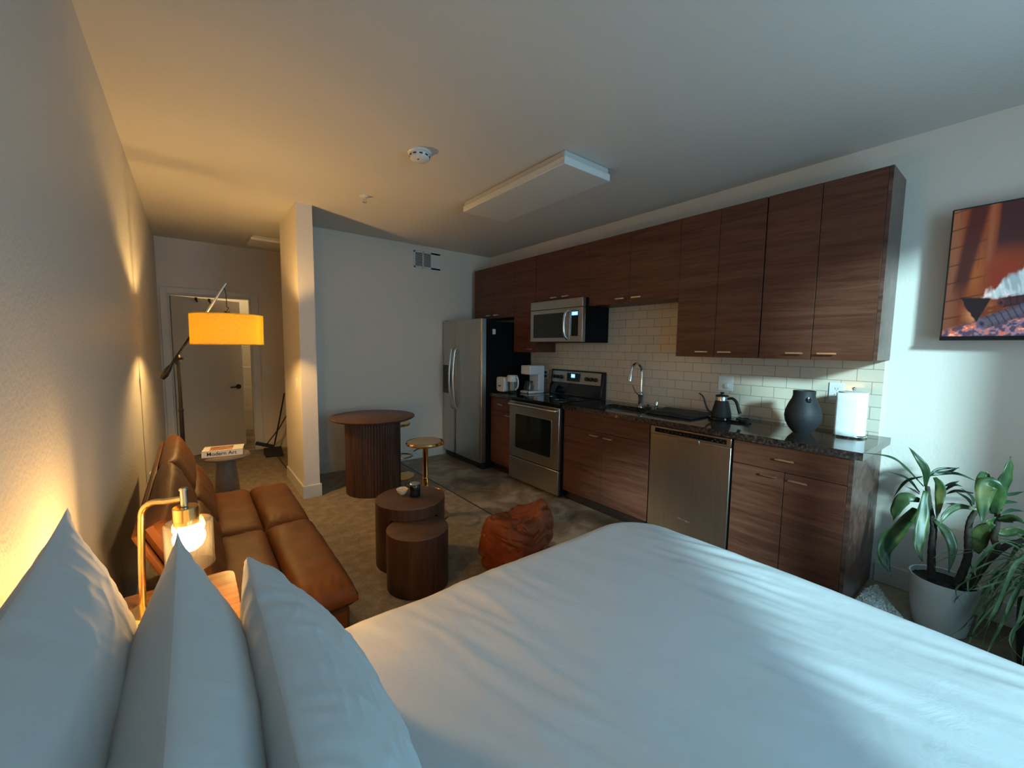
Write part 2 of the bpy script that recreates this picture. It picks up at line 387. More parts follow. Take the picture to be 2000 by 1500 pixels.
b = BM(); box(b, .773, .907, 4.102, YB + .12, 0, H); struct('wall_partition', b, M['wall'])
# hall end wall with the doorway
DX0, DX1, DZ = -0.20, 0.64, 2.035
b = BM(); box(b, XL, DX0, YH, YH + .12, 0, H); box(b, DX1, XH, YH, YH + .12, 0, H); box(b, DX0, DX1, YH, YH + .12, DZ, H); struct('wall_hall', b, M['wall'])
b = BM(); box(b, XH, XH + .1, YB + .12, YH + .12, 0, H); struct('wall_passage', b, M['wall'])
b = BM(); box(b, XL, XL + .05, YH + .12, 8.1, 0, H); box(b, XL, 1.3, 8.05, 8.1, 0, H); box(b, 1.25, 1.3, YH + .12, 8.1, 0, H); struct('wall_closet', b, M['interior'])
# near wall with two windows
win = [(0.10, 1.26, 0.35, 1.75), (1.40, 2.42, 0.95, 2.62)]
b = BM()
box(b, XL, win[0][0], YN - .12, YN, 0, H); box(b, win[0][1], win[1][0], YN - .12, YN, 0, H); box(b, win[1][1], XR, YN - .12, YN, 0, H)
for x0, x1, z0, z1 in win:
    box(b, x0, x1, YN - .12, YN, 0, z0); box(b, x0, x1, YN - .12, YN, z1, H)
struct('wall_front', b, M['wall'])
for k, (x0, x1, z0, z1) in enumerate(win):
    b = BM(); t = .04
    box(b, x0, x0 + t, YN - .09, YN - .03, z0, z1); box(b, x1 - t, x1, YN - .09, YN - .03, z0, z1)
    box(b, x0 + t, x1 - t, YN - .09, YN - .03, z0, z0 + t); box(b, x0 + t, x1 - t, YN - .09, YN - .03, z1 - t, z1)
    fr = struct('window_%d' % (k + 1), b, M['trim'])
    b = BM(); box(b, x0 + t, x1 - t, YN - .065, YN - .059, z0 + t, z1 - t)
    me = _mesh('pane', b, M['pane']); o = bpy.data.objects.new('pane', me); COL.objects.link(o); o.parent = fr
# baseboards
BH, BT = 0.125, 0.014
def bb(name, *bx):
    b = BM()
    for q in bx: box(b, *q)
    struct(name, b, M['trim'], 0.003)
bb('baseboard_left', (XL, XL + BT, YN, YH, 0, BH))
bb('baseboard_back', (.907, 2.45, YB - BT, YB, 0, BH))
bb('baseboard_partition', (.773 - BT, .773, 4.102, YB + .12, 0, BH), (.773 - BT, .907 + BT, 4.102 - BT, 4.102, 0, BH), (.907, .907 + BT, 4.102, YB - BT, 0, BH))
bb('baseboard_right', (XR - BT, XR, YN, .53, 0, BH))
bb('baseboard_hall', (DX1 + .09, XH, YH - BT, YH, 0, BH))
# hall door frame, door
b = BM(); box(b, DX0 - .07, DX0, YH - .018, YH, 0, DZ + .07); box(b, DX1, DX1 + .085, YH - .018, YH, 0, DZ + .07); box(b, DX0, DX1, YH - .018, YH, DZ, DZ + .07)
box(b, DX0 - .0, DX0 + .015, YH, YH + .12, 0, DZ); box(b, DX1 - .015, DX1, YH, YH + .12, 0, DZ); box(b, DX0, DX1, YH, YH + .12, DZ - .015, DZ)
struct('trim_2', b, M['trim'], 0.004)
b = BM(); box(b, 0, 0.80, -0.018, 0.018, 0.01, 2.01)
dr = struct('door_1', b, M['door'], 0.002); dr.location = (DX0 + .02, YH + .04, 0); dr.rotation_euler = (0, 0, radians(26))
def childmesh(name, bm, mat, par, label=None):
    me = _mesh(name, bm, mat); o = bpy.data.objects.new(name, me); COL.objects.link(o); o.parent = par
    if label: o['label'] = label
    return o
b = BM(); cyl(b, (.735, -.018, .85), .032, -.014, 24, axis='y'); cyl(b, (.735, -.03, .85), .012, -.03, 12, axis='y'); tube(b, [(.735, -.058, .85), (.68, -.06, .848), (.615, -.056, .846)], .009, 10)
childmesh('door_handle', b, M['bronze'], dr, 'dark bronze lever')
b = BM(); box(b, .7995, .8015, -.012, .012, .80, .90); childmesh('latch_plate', b, M['bronze'], dr)
for xx in (.27, .42):
    b = BM(); box(b, xx - .012, xx + .012, -.026, -.018, 1.975, 2.015); tube(b, smooth_path([(xx, -.024, 1.98), (xx, -.04, 1.955), (xx, -.055, 1.97)], 4), .005, 8)
    childmesh('hook', b, M['bronze'], dr, 'dark over-door hook')
# shelf hardware in the lit closet (white wire shelves on the right jamb side)
t = Thing('shoe_rack', 'white wire rack with dark clips seen through the gap beside the open hall door', 'rack', (.70, 7.1, 0))
for z in (.5, .8, 1.1, 1.4, 1.7):
    b = BM()
    for yy in (6.95, 7.05, 7.15, 7.25): tube(b, [(.56, yy, z), (.95, yy, z)], .004, 6)
    tube(b, [(.56, 6.95, z), (.56, 7.25, z)], .005, 6); t.part('wire_shelf', b, M['white_plastic'])
for yy in (6.95, 7.25):
    for xx in (.56, .95): b = BM(); tube(b, [(xx, yy, 0), (xx, yy, 1.85)], .008, 8); t.part('upright', b, M['white_plastic'])
for z in (.95, 1.2, 1.45): b = BM(); lathe(b, [(.001, -.015), (.014, -.01), (.014, .01), (.001, .015)], (.545, 6.94, z), 10); t.part('clip', b, M['black_plastic'])
light('closet_lamp', 'POINT', (.55, 7.4, 2.45), 11, (1.0, 0.80, 0.50), shadow_soft_size=.1)
t = Thing('closet_ceiling_light', 'small round ceiling light in the closet beyond the hall door', 'ceiling light', (.55, 7.4, H))
b = BM(); cyl(b, (.55, 7.4, H - .03), .12, .03, 32); t.part('base', b, M['fixture'])
b = BM(); lathe(b, [(.11, H - .03), (.1, H - .06), (.05, H - .08), (.001, H - .085)], (.55, 7.4, 0), 32); t.part('diffuser', b, M['diffuser'])

# ------------------------------------------------------------------ kitchen: wall cabinets
def handle_bm(y0, y1, x, z):
    b = BM(); box(b, x - .026, x - .018, y0, y1, z - .005, z + .005); 
    box(b, x - .02, x, y0 + .012, y0 + .02, z - .004, z + .004); box(b, x - .02, x, y1 - .02, y1 - .012, z - .004, z + .004)
    return b
XU = 3.0236
def wall_cab(label, y0, y1, z0, z1, ndoor, hz=None, handles=True, endpanel=False):
    t = Thing('wall_cabinet', label, 'cabinet', (XR, (y0 + y1) / 2, z0))
    b = BM(); yy = y0 + (.018 if endpanel else 0)
    box(b, XU + .02, XR - .002, yy, y1 - .001, z0, z1); t.part('body', b, M['cab'])
    if endpanel:
        b = BM(); box(b, XU, XR - .002, y0, y0 + .018, z0, z1); t.part('end_panel', b, M['panel'], label='side panel catching the daylight')
    w = (y1 - yy) / ndoor; g = .0018
    for k in range(ndoor):
        a, c = yy + k * w + g, yy + (k + 1) * w - g
        b = BM(); box(b, XU, XU + .018, a, c, z0 - .004, z1); d = t.part('door', b, M['cab'], bev=.001)
        if handles:
            L = .095
            if ndoor == 2: h0 = (c - .035 - L) if k == 0 else a + .035
            else: h0 = a + .035
            t.part('handle', handle_bm(h0, h0 + L, XU, z0 + .035), M['nickel'], parent=d, label='brushed metal bar handle')
    return t
ZT, ZU, ZS = 2.44, 1.386, 1.842
wall_cab('tall walnut wall cabinet at the right end of the row, beside the screen', .5505, 1.1604, ZU, ZT, 2, endpanel=True)
wall_cab('tall walnut wall cabinet above the dishwasher and gooseneck kettle', 1.1644, 1.7658, ZU, ZT, 2)
wall_cab('short wide walnut wall cabinet above the sink faucet', 1.7658, 2.6891, ZS, ZT, 2)
wall_cab('short walnut wall cabinet directly above the microwave', 2.6891, 3.4527, 1.925, ZT, 2)
wall_cab('narrow tall walnut wall cabinet between microwave and refrigerator', 3.4567, 3.8418, ZU, ZT, 1)
wall_cab('walnut wall cabinet above the refrigerator at the far end', 3.8418, 4.70, 1.80, ZT, 2)
# ------------------------------------------------------------------ base cabinets
XD = 2.7207
def base_cab(label, y0, y1, kind, endpanel=False):
    t = Thing('base_cabinet', label, 'cabinet', (XR, (y0 + y1) / 2, 0))
    yy = y0 + (.02 if endpanel else 0)
    b = BM(); box(b, XD + .02, XR - .002, yy, y1, .10, .73 if kind == 'false' else .872); t.part('body', b, M['cab'])
    b = BM(); box(b, XD + .055, XR - .002, yy, y1, 0.0, .10); t.part('kick', b, M['darkwood'])
    if endpanel:
        b = BM(); box(b, XD, XR - .002, y0, y0 + .02, 0, .872); t.part('end_panel', b, M['panel'], label='glossy end panel catching the daylight')
    g = .002; zd = .7192
    b = BM(); box(b, XD, XD + .018, yy + g, y1 - g, zd + g, .868)
    d = t.part('false_drawer_front' if kind == 'false' else 'drawer', b, M['cab'], bev=.001)
    ym = (yy + y1) / 2
    if kind != 'false': t.part('handle', handle_bm(ym - .05, ym + .05, XD, .795), M['nickel'], parent=d, label='brushed metal bar handle')
    nd = 1 if kind == 'one' else 2; w = (y1 - yy) / nd
    for k in range(nd):
        a, c = yy + k * w + g, yy + (k + 1) * w - g
        b = BM(); box(b, XD, XD + .018, a, c, .10, zd - g); d = t.part('door', b, M['cab'], bev=.001)
        L = .095; h0 = (c - .025 - L) if (k == 0 and nd == 2) else a + .025
        t.part('handle', handle_bm(h0, h0 + L, XD, zd - .035), M['nickel'], parent=d, label='brushed metal bar handle')
base_cab('walnut base cabinet with drawer and two doors at the right end, by the potted plant', .5484, 1.1577, 'two', True)
base_cab('walnut sink base cabinet between dishwasher and range', 1.7701, 2.6812, 'false')
base_cab('narrow walnut base cabinet between range and refrigerator', 3.4525, 3.872, 'one')
# worktops
XC = 2.6973
t0, t1 = .873, .915
b = BM()
SX0, SX1, SY0, SY1 = 2.80, 3.13, 1.92, 2.44
box(b, XC, XR - .001, .5112, SY0, t0, t1); box(b, XC, XR - .001, SY1, 2.6812, t0, t1); box(b, XC, SX0, SY0, SY1, t0, t1); box(b, SX1, XR - .001, SY0, SY1, t0, t1)
ct = single('countertop', b, M['granite'], 'long brown granite countertop over the dishwasher, sink and right base cabinet', 'countertop', (3.0, 1.6, .873))
b = BM(); box(b, XC, XR - .001, 3.4525, 3.875, t0, t1)
single('countertop', b, M['granite'], 'short brown granite countertop piece under the toaster and coffee maker', 'countertop', (3.0, 3.66, .873), bev=.004)
# sink
t = Thing('kitchen_sink', 'undermount stainless steel sink below the gooseneck faucet', 'sink', (2.96, 2.18, .73))
b = BM()
box(b, SX0 - .012, SX0, SY0 - .012, SY1 + .012, .745, t0); box(b, SX1, SX1 + .012, SY0 - .012, SY1 + .012, .745, t0)
box(b, SX0, SX1, SY0 - .012, SY0, .745, t0); box(b, SX0, SX1, SY1, SY1 + .012, .745, t0); box(b, SX0 - .012, SX1 + .012, SY0 - .012, SY1 + .012, .735, .747)
t.part('basin', b, M['nickel'])
b = BM(); cyl(b, (2.97, 2.18, .747), .04, .004, 24); t.part('drain', b, M['chrome'])
# backsplash
b = BM(); box(b, XR - .010, XR - .0005, .568, 2.70, t1 + .0005, ZU); box(b, XR - .010, XR - .0005, 1.7658, 2.69, ZU, ZS); box(b, XR - .010, XR - .0005, 2.70, 3.875, t1 + .0005, ZU); box(b, XR - .010, XR - .0005, 2.69, 3.45, ZU, 1.50)
single('backsplash', b, M['tile'], 'cream white subway tile backsplash behind the kitchen counter', 'backsplash', (XR, 1.9, .915))

# dishwasher
t = Thing('dishwasher', 'stainless steel dishwasher under the counter beside the sink cabinet', 'dishwasher', (3.0, 1.464, 0))
y0, y1 = 1.1627, 1.7651
b = BM(); box(b, XD + .03, XR - .05, y0 + .004, y1 - .004, .09, .868); t.part('tub', b, M['black_side'])
b = BM(); box(b, XD + .06, XR - .05, y0 + .004, y1 - .004, 0, .09); t.part('kick_plate', b, M['black_side'])
xf = XD - .005
b = BM(); box(b, xf, XD + .03, y0 + .006, y1 - .006, .095, .805); d = t.part('door', b, M['steel_v'], bev=.004)
b = BM(); box(b, xf - .003, XD + .03, y0 + .006, y1 - .006, .807, .866); cp = t.part('control_panel', b, M['steel'], bev=.003)
b = BM(); box(b, xf - .0045, xf - .002, y0 + .035, y1 - .045, .822, .853); t.part('control_strip', b, M['black_gloss'], parent=cp, label='dark control strip')
for k in range(5): b = BM(); box(b, xf - .0052, xf - .004, y0 + .05 + k * .018, y0 + .06 + k * .018, .828 + .012 * (k % 2), .833 + .012 * (k % 2)); t.part('button', b, M['nickel'], parent=cp)
for k in range(12): b = BM(); box(b, xf - .0052, xf - .004, y0 + .17 + k * .03, y0 + .18 + k * .03, .837, .839); t.part('button', b, M['nickel'], parent=cp)
b = BM(); box(b, xf - .006, xf + .002, y0 + .215, y0 + .37, .783, .812); hp = t.part('pocket_handle', b, M['steel'], parent=d, bev=.003)
b = text_bm('Whirlpool', .022, Matrix.Translation((xf - .0005, (y0 + y1) / 2, .22)) @ Matrix.Rotation(-pi / 2, 4, 'Z') @ Matrix.Rotation(pi / 2, 4, 'X'), .0005, False)
t.part('badge', b, M['chrome'], parent=d)

# range
y0, y1 = 2.6852, 3.4485
t = Thing('kitchen_range', 'stainless electric range with black glass cooktop and oven window', 'stove', (3.0, 3.067, 0))
xr = 2.662
b = BM(); box(b, xr + .035, XR - .015, y0 + .003, y1 - .003, .03, .895); t.part('body', b, M['black_side'])
for yy in (y0 + .05, y1 - .05):
    for xx in (xr + .08, XR - .08): b = BM(); cyl(b, (xx, yy, 0), .015, .03, 12); t.part('foot', b, M['black_plastic'])
b = BM(); box(b, xr - .002, XR - .10, y0 + .001, y1 - .001, .895, .918); ck = t.part('cooktop', b, M['black_gloss'], bev=.005, label='black glass cooktop')
for cx, cy, rr in ((2.84, 2.87, .10), (2.84, 3.27, .075), (3.08, 2.87, .075), (3.08, 3.27, .10)):
    b = BM(); lathe(b, [(rr - .004, .9183), (rr, .9183), (rr, .9187), (rr - .004, .9187)], (cx, cy, 0), 48, closed=True); t.part('burner_ring', b, M['nickel'], parent=ck)
b = BM(); box(b, xr + .003, xr + .035, y0 + .004, y1 - .004, .285, .875); od = t.part('oven_door', b, M['steel'], bev=.004)
tr = lambda a, c, d: (d, a, c)
b = BM(); prism(b, [(p[0] + 3.067, p[1] + .565) for p in rrect(.56, .38, .02)], xr + .0005, xr + .004, tr); t.part('window_trim', b, M['nickel'], parent=od, label='bright frame of the oven window')
b = BM(); prism(b, [(p[0] + 3.067, p[1] + .565) for p in rrect(.54, .36, .018)], xr - .0008, xr + .003, tr); t.part('window', b, M['window_dark'], parent=od)
b = BM(); tube(b, smooth_path([(xr + .005, y0 + .03, .845), (xr - .04, y0 + .07, .847), (xr - .052, 3.067, .849), (xr - .04, y1 - .07, .847), (xr + .005, y1 - .03, .845)], 8), .014, 14); t.part('handle', b, M['nickel'], parent=od, label='curved bright oven handle')
b = BM(); box(b, xr + .003, xr + .035, y0 + .004, y1 - .004, .04, .275); t.part('drawer', b, M['steel'], bev=.004)
# backguard, slanted
bgp = [(XR - .10, .918), (XR - .016, .918), (XR - .016, 1.195), (XR - .06, 1.195), (XR - .075, 1.04), (XR - .09, 1.02)]
b = BM(); prism(b, bgp, y0 + .002, y1 - .002, lambda a, c, d: (a, d, c)); gd = t.part('backguard', b, M['black_gloss'], bev=.004)
def gx(z): return XR - .075 + (z - 1.04) / .155 * .015
b = BM()
vs = [(gx(1.055) - .004, y0 + .03, 1.055), (gx(1.055) - .004, y1 - .02, 1.055), (gx(1.18) - .004, y1 - .02, 1.18), (gx(1.18) - .004, y0 + .03, 1.18)]
A = [b.verts.new(v) for v in vs]; B = [b.verts.new((v[0] + .006, v[1], v[2])) for v in vs]
b.faces.new(A); b.faces.new(B[::-1])
for i in range(4): b.faces.new((A[i], B[i], B[(i + 1) % 4], A[(i + 1) % 4]))
t.part('control_panel', b, M['steel'], parent=gd)
b = BM(); box(b, gx(1.12) - .009, gx(1.12) + .002, 3.0, 3.19, 1.075, 1.165); t.part('display', b, M['black_gloss'], parent=gd)
b = BM(); box(b, gx(1.12) - .0105, gx(1.12) - .009, 3.07, 3.125, 1.115, 1.155); t.part('display_glow', b, M['blue_led'], parent=gd, label='glowing blue clock window')
b = text_bm('3:22', .026, Matrix.Translation((gx(1.12) - .011, 3.097, 1.135)) @ Matrix.Rotation(-pi / 2, 4, 'Z') @ Matrix.Rotation(pi / 2, 4, 'X'), .0005); t.part('digits', b, M['cyan_led'], parent=gd)
for yy in (3.40, 3.34, 3.28, 2.90, 2.84, 2.78):
    b = BM(); lathe(b, [(.001, 0), (.021, -.002), (.019, -.022), (.012, -.026), (.001, -.026)], (gx(1.115) - .004, yy, 1.115 if (yy > 3) else 1.112), 20, axis='x'); t.part('knob', b, M['black_plastic'], parent=gd)
b = text_bm('Whirlpool', .02, Matrix.Translation((gx(1.07) - .0045, 3.097, 1.064)) @ Matrix.Rotation(-pi / 2, 4, 'Z') @ Matrix.Rotation(pi / 2, 4, 'X'), .0005, False); t.part('badge', b, M['black_plastic'], parent=gd)

# refrigerator
t = Thing('refrigerator', 'side by side stainless refrigerator with black side walls', 'refrigerator', (3.0, 4.33, 0))
fy0, fym, fy1, fx = 3.884, 4.464, 4.785, 2.587
b = BM(); box(b, fx + .075, XR - .012, fy0 + .006, fy1 - .006, .03, 1.735); t.part('cabinet', b, M['black_side'])
b = BM(); box(b, fx + .085, XR - .05, fy0 + .03, fy1 - .03, 0, .03); t.part('base', b, M['black_plastic'])
b = BM(); box(b, fx + .045, fx + .09, fy0 + .01, fy1 - .01, .01, .085); t.part('kick_grille', b, M['black_plastic'])
for (a, c, nm) in ((fy0, fym - .004, 'fresh_food_door'), (fym + .004, fy1, 'freezer_door')):
    b = BM()
    prof = [(fx + .07, a), (fx + .012, a), (fx + .002, a + .012), (fx, a + .04), (fx - .004, (a + c) / 2), (fx, c - .04), (fx + .002, c - .012), (fx + .012, c), (fx + .07, c)]
    prism(b, prof, .09, 1.758, lambda p, q, d: (p, q, d)); dd = t.part(nm, b, M['steel_v'], bev=.002)
    hy = (fym - .045) if nm[0:2] == 'fr' and nm == 'fresh_food_door' else fym + .045
    b = BM(); tube(b, smooth_path([(fx, hy, .66), (fx - .035, hy, .72), (fx - .06, hy, 1.05), (fx - .035, hy, 1.36), (fx, hy, 1.42)], 8), .014, 12); t.part('handle', b, M['nickel'], parent=dd, label='long curved bar handle')
    if nm == 'freezer_door':
        b = BM(); prism(b, [(p[0] + 4.665, p[1] + 1.02) for p in rrect(.19, .36, .012)], fx - .009, fx + .01, tr); t.part('dispenser', b, M['black_gloss'], parent=dd, label='black ice and water dispenser')
        b = BM(); box(b, fx - .012, fx - .008, 4.60, 4.73, .90, 1.08); t.part('dispenser_recess', b, M['black_plastic'], parent=dd)
    else:
        b = BM(); lathe(b, [(.016, -.001), (.022, -.001), (.022, .001), (.016, .001)], (fx - .003, 4.02, 1.70), 24, axis='x', closed=True); t.part('emblem', b, M['nickel'], parent=dd, label='small round metal emblem')
b = BM(); box(b, fx + .16, fx + .20, fy0 - .0, fy0 + .0065, 1.585, 1.645)
t.part('label_sticker', b, M['paper'], label='small white sticker on the black side')
for a in (fy0 + .03, fy1 - .1): b = BM(); box(b, fx + .02, fx + .12, a, a + .07, 1.735, 1.765); t.part('hinge_cover', b, M['black_plastic'])

# microwave
t = Thing('microwave', 'over-range stainless microwave with black side under the wall cabinet', 'microwave', (3.14, 3.07, 1.494))
my0, my1, mx, mz0, mz1 = 2.691, 3.4505, 2.9468, 1.494, 1.9225
b = BM(); box(b, mx + .045, XR - .012, my0, my1, mz0, mz1); t.part('body', b, M['black_side'])
b = BM(); box(b, mx, mx + .045, my0, my1, 1.835, mz1); t.part('vent_panel', b, M['steel'], bev=.003)
b = BM(); box(b, mx, mx + .045, my0 + .17, my1, mz0 + .004, 1.831); md = t.part('door', b, M['steel'], bev=.004)
b = BM(); prism(b, [(p[0] + 3.165, p[1] + 1.665) for p in rrect(.47, .25, .012)], mx - .001, mx + .004, tr); t.part('window', b, M['window_dark'], parent=md)
b = BM(); tube(b, smooth_path([(mx, my0 + .195, 1.525), (mx - .035, my0 + .20, 1.56), (mx - .05, my0 + .20, 1.665), (mx - .035, my0 + .20, 1.77), (mx, my0 + .195, 1.81)], 8), .012, 12); t.part('handle', b, M['chrome'], parent=md, label='curved chrome door handle')
b = BM(); box(b, mx, mx + .045, my0, my0 + .166, mz0 + .004, 1.831); kp = t.part('control_side', b, M['steel'], bev=.003)
b = BM(); box(b, mx - .002, mx + .002, my0 + .055, my0 + .145, mz0 + .06, 1.80); t.part('keypad', b, M['black_gloss'], parent=kp)
b = BM(); box(b, mx - .003, mx - .002, my0 + .06, my0 + .14, 1.755, 1.79); t.part('display_glow', b, M['blue_led'], parent=kp, label='dim blue clock display')
kp_d = text_bm('3:22', .028, Matrix.Translation((mx - .0035, my0 + .1, 1.772)) @ Matrix.Rotation(-pi / 2, 4, 'Z') @ Matrix.Rotation(pi / 2, 4, 'X'), .0004); t.part('digits', kp_d, M['cyan_led'], parent=kp)

# ------------------------------------------------------------------ things on the counter
# faucet
t = Thing('kitchen_faucet', 'tall chrome gooseneck pull-down faucet behind the sink', 'faucet', (3.20, 2.167, .915))
fxx, fyy = 3.205, 2.19
b = BM(); lathe(b, [(.03, .9155), (.03, .925), (.024, .932), (.022, .99), (.026, 1.0), (.026, 1.035), (.018, 1.045), (.016, 1.06)], (fxx, fyy, 0), 24); t.part('body', b, M['chrome'])
b = BM(); tube(b, smooth_path([(fxx, fyy, 1.05), (fxx, fyy, 1.20), (fxx - .012, fyy, 1.265), (fxx - .07, fyy, 1.31), (fxx - .135, fyy, 1.285), (fxx - .16, fyy, 1.235)], 8), .0125, 14); t.part('spout', b, M['chrome'])
b = BM(); lathe(b, [(.0135, 0), (.015, -.02), (.022, -.075), (.021, -.09), (.001, -.09)], (0, 0, 0), 20); b.transform(Matrix.Translation((fxx - .16, fyy, 1.24)) @ Matrix.Rotation(radians(12), 4, 'Y')); t.part('spray_head', b, M['chrome'])
b = BM(); tube(b, [(fxx - .015, fyy + .01, 1.02), (fxx - .06, fyy + .02, 1.05), (fxx - .095, fyy + .025, 1.11)], [.009, .007, .005], 10); t.part('lever', b, M['chrome'])
# soap dispenser cap
b = BM(); lathe(b, [(.018, .9155), (.018, .925), (.014, .93), (.014, .965), (.012, .975), (.001, .976)], (3.21, 2.03, 0), 20); single('air_gap_cap', b, M['chrome'], 'short chrome cap on the counter right of the faucet', 'faucet fitting', (3.21, 2.03, .915))
t = Thing('sink_stopper', 'small black sink stopper with knob on the counter near the faucet', 'stopper', (3.17, 2.09, .915))
b = BM(); lathe(b, [(.032, .9155), (.033, .922), (.02, .927), (.001, .928)], (3.17, 2.09, 0), 24); t.part('disc', b, M['black_plastic'])
b = BM(); lathe(b, [(.005, .927), (.005, .938), (.013, .942), (.012, .948), (.001, .949)], (3.17, 2.09, 0), 16); t.part('knob', b, M['black_plastic'])
# dish mat
b = BM()
def matf(u, v):
    x = 2.90 + .36 * u; y = 1.545 + .40 * v
    e = min(u, 1 - u, v, 1 - v); z = .917 + .018 * min(1, e * 14) ** .5 + .008 * noise.noise(Vector((x * 9, y * 9, 0))) * min(1, e * 10)
    return Vector((x + .018 * noise.noise(Vector((v * 7, 2, 1))), y + .02 * noise.noise(Vector((u * 6, 5, 3))), max(z, .9165)))
grid(b, 36, 44, matf)
o = single('drying_mat', b, M['black_matte'], 'black cloth drying mat bunched on the counter right of the sink', 'mat', (3.08, 1.72, .915))
sm = o.modifiers.new('thickness', 'SOLIDIFY'); sm.thickness = .006; sm.offset = 1
# kettle
kx, ky = 3.12, 1.43
t = Thing('kettle_base', 'round black electric kettle base with coiled cord', 'kettle base', (kx, ky, .915))
b = BM(); lathe(b, [(.085, .9155), (.088, .922), (.085, .934), (.001, .935)], (kx, ky, 0), 40, sx=1, sy=1); box(b, kx - .06, kx + .03, ky - .15, ky - .07, .916, .932); t.part('base_plate', b, M['black_gloss'])
b = BM(); pts = [(kx + .02 + .055 * cos(a * .9) , ky - .15 + .05 * sin(a * 1.1), .922 + .004 * (i % 5)) for i, a in enumerate([k * .5 for k in range(34)])]; tube(b, smooth_path(pts, 3), .0045, 8); t.part('cord', b, M['black_plastic'])
t = Thing('gooseneck_kettle', 'matte black gooseneck kettle with steel collar standing on its base', 'kettle', (kx, ky, .935))
b = BM(); lathe(b, [(.068, .936), (.070, .942), (.066, .97), (.052, 1.03), (.044, 1.06)], (kx, ky, 0), 40); t.part('body', b, M['black_matte'])
b = BM(); lathe(b, [(.0445, 1.06), (.0435, 1.085), (.042, 1.092)], (kx, ky, 0), 40); t.part('collar', b, M['nickel'], label='bright steel collar')
b = BM(); lathe(b, [(.046, 1.088), (.046, 1.096), (.04, 1.101), (.012, 1.103), (.011, 1.112), (.015, 1.116), (.013, 1.121), (.001, 1.122)], (kx, ky, 0), 32); t.part('lid', b, M['black_plastic'])
b = BM(); pp = smooth_path([(kx, ky + .063, .955), (kx - .01, ky + .095, .975), (kx - .015, ky + .115, 1.02), (kx - .02, ky + .135, 1.075), (kx - .025, ky + .165, 1.10)], 6); tube(b, pp, [.0085, .0045], 10); t.part('spout', b, M['black_matte'])
b = BM(); tube(b, smooth_path([(kx, ky - .04, 1.075), (kx, ky - .075, 1.08), (kx, ky - .105, 1.055), (kx + .0, ky - .125, 1.0), (kx + .0, ky - .135, .975)], 6), [.009, .013], 12, ); t.part('handle', b, M['black_plastic'])
# vase
vx, vy = 3.05, .89
t = Thing('round_vase', 'matte black round-bellied vase with small hole on granite counter', 'vase', (vx, vy, .915))
b = BM(); pr = [(.047, .9155), (.052, .922), (.075, .95), (.094, .99), (.100, 1.025), (.096, 1.06), (.080, 1.105), (.065, 1.135), (.060, 1.155), (.061, 1.185), (.056, 1.186), (.054, 1.16), (.06, 1.13)]
pr2 = []
for i in range(len(pr) - 1):
    for k in range(3): pr2.append((pr[i][0] + (pr[i + 1][0] - pr[i][0]) * k / 3, pr[i][1] + (pr[i + 1][1] - pr[i][1]) * k / 3))
lathe(b, pr, (vx, vy, 0), 48); t.part('body', b, M['black_matte'])
b = BM(); lathe(b, [(.001, -.004), (.013, -.004), (.016, .0), (.013, .002), (.001, -.001)], (0, 0, 0), 20)
nd = Vector((-.80, -.60, .42)).normalized()
b.transform(Matrix.Translation(Vector((vx, vy, 1.132)) + Vector((-.80, -.60, 0)).normalized() * .067) @ nd.to_track_quat('Z', 'Y').to_matrix().to_4x4() @ Matrix.Scale(1.25, 4, (0, 1, 0))); t.part('handle_hole', b, M['black_gloss'], label='small dark oval hole')
# paper towel
px_, py_ = 3.18, .673
t = Thing('paper_towel_holder', 'chrome wire paper towel holder at the counter end', 'paper towel holder', (px_, py_, .915))
b = BM(); tube(b, [(px_ + .078 * cos(a), py_ + .078 * sin(a), .922) for a in [2 * pi * k / 40 for k in range(41)]], .004, 8); tube(b, [(px_ - .078, py_, .922), (px_ + .078, py_, .922)], .004, 8); t.part('base_ring', b, M['chrome'])
b = BM(); tube(b, [(px_, py_, .922), (px_, py_, 1.205)], .005, 10); lathe(b, [(.005, 1.2), (.011, 1.206), (.011, 1.214), (.001, 1.22)], (px_, py_, 0), 14); t.part('rod', b, M['chrome'])
t = Thing('paper_towel_roll', 'white paper towel roll on the chrome holder by the vase', 'paper towel', (px_, py_, .928))
b = BM(); rs = lambda a: .070 + .003 * (a / (2 * pi))
n = 64; ri = .02; za, zb = .930, 1.19
vs = []
for k in range(n + 1):
    a = 2 * pi * k / n + 2.6; r_ = rs(2 * pi * k / n); vs.append((px_ + r_ * cos(a), py_ + r_ * sin(a)))
outer = vs; inner = [(px_ + ri * cos(2 * pi * k / n + 2.6), py_ + ri * sin(2 * pi * k / n + 2.6)) for k in range(n + 1)]
O0 = [b.verts.new((p[0], p[1], za)) for p in outer]; O1 = [b.verts.new((p[0], p[1], zb)) for p in outer]; I0 = [b.verts.new((p[0], p[1], za)) for p in inner]; I1 = [b.verts.new((p[0], p[1], zb)) for p in inner]
for k in range(n):
    b.faces.new((O0[k], O0[k + 1], O1[k + 1], O1[k])); b.faces.new((I0[k + 1], I0[k], I1[k], I1[k + 1])); b.faces.new((O1[k], O1[k + 1], I1[k + 1], I1[k])); b.faces.new((O0[k + 1], O0[k], I0[k], I0[k + 1]))
t.part('roll', b, M['towel'])
b = BM(); grid(b, 10, 8, lambda u, v: Vector((px_ - .072 - .012 * sin(u * 2.6) - .002, py_ - .045 + .11 * u, za - .004 + (zb - za) * v))); fl = t.part('loose_sheet', b, M['towel']); m_ = fl.modifiers.new('t', 'SOLIDIFY'); m_.thickness = .001
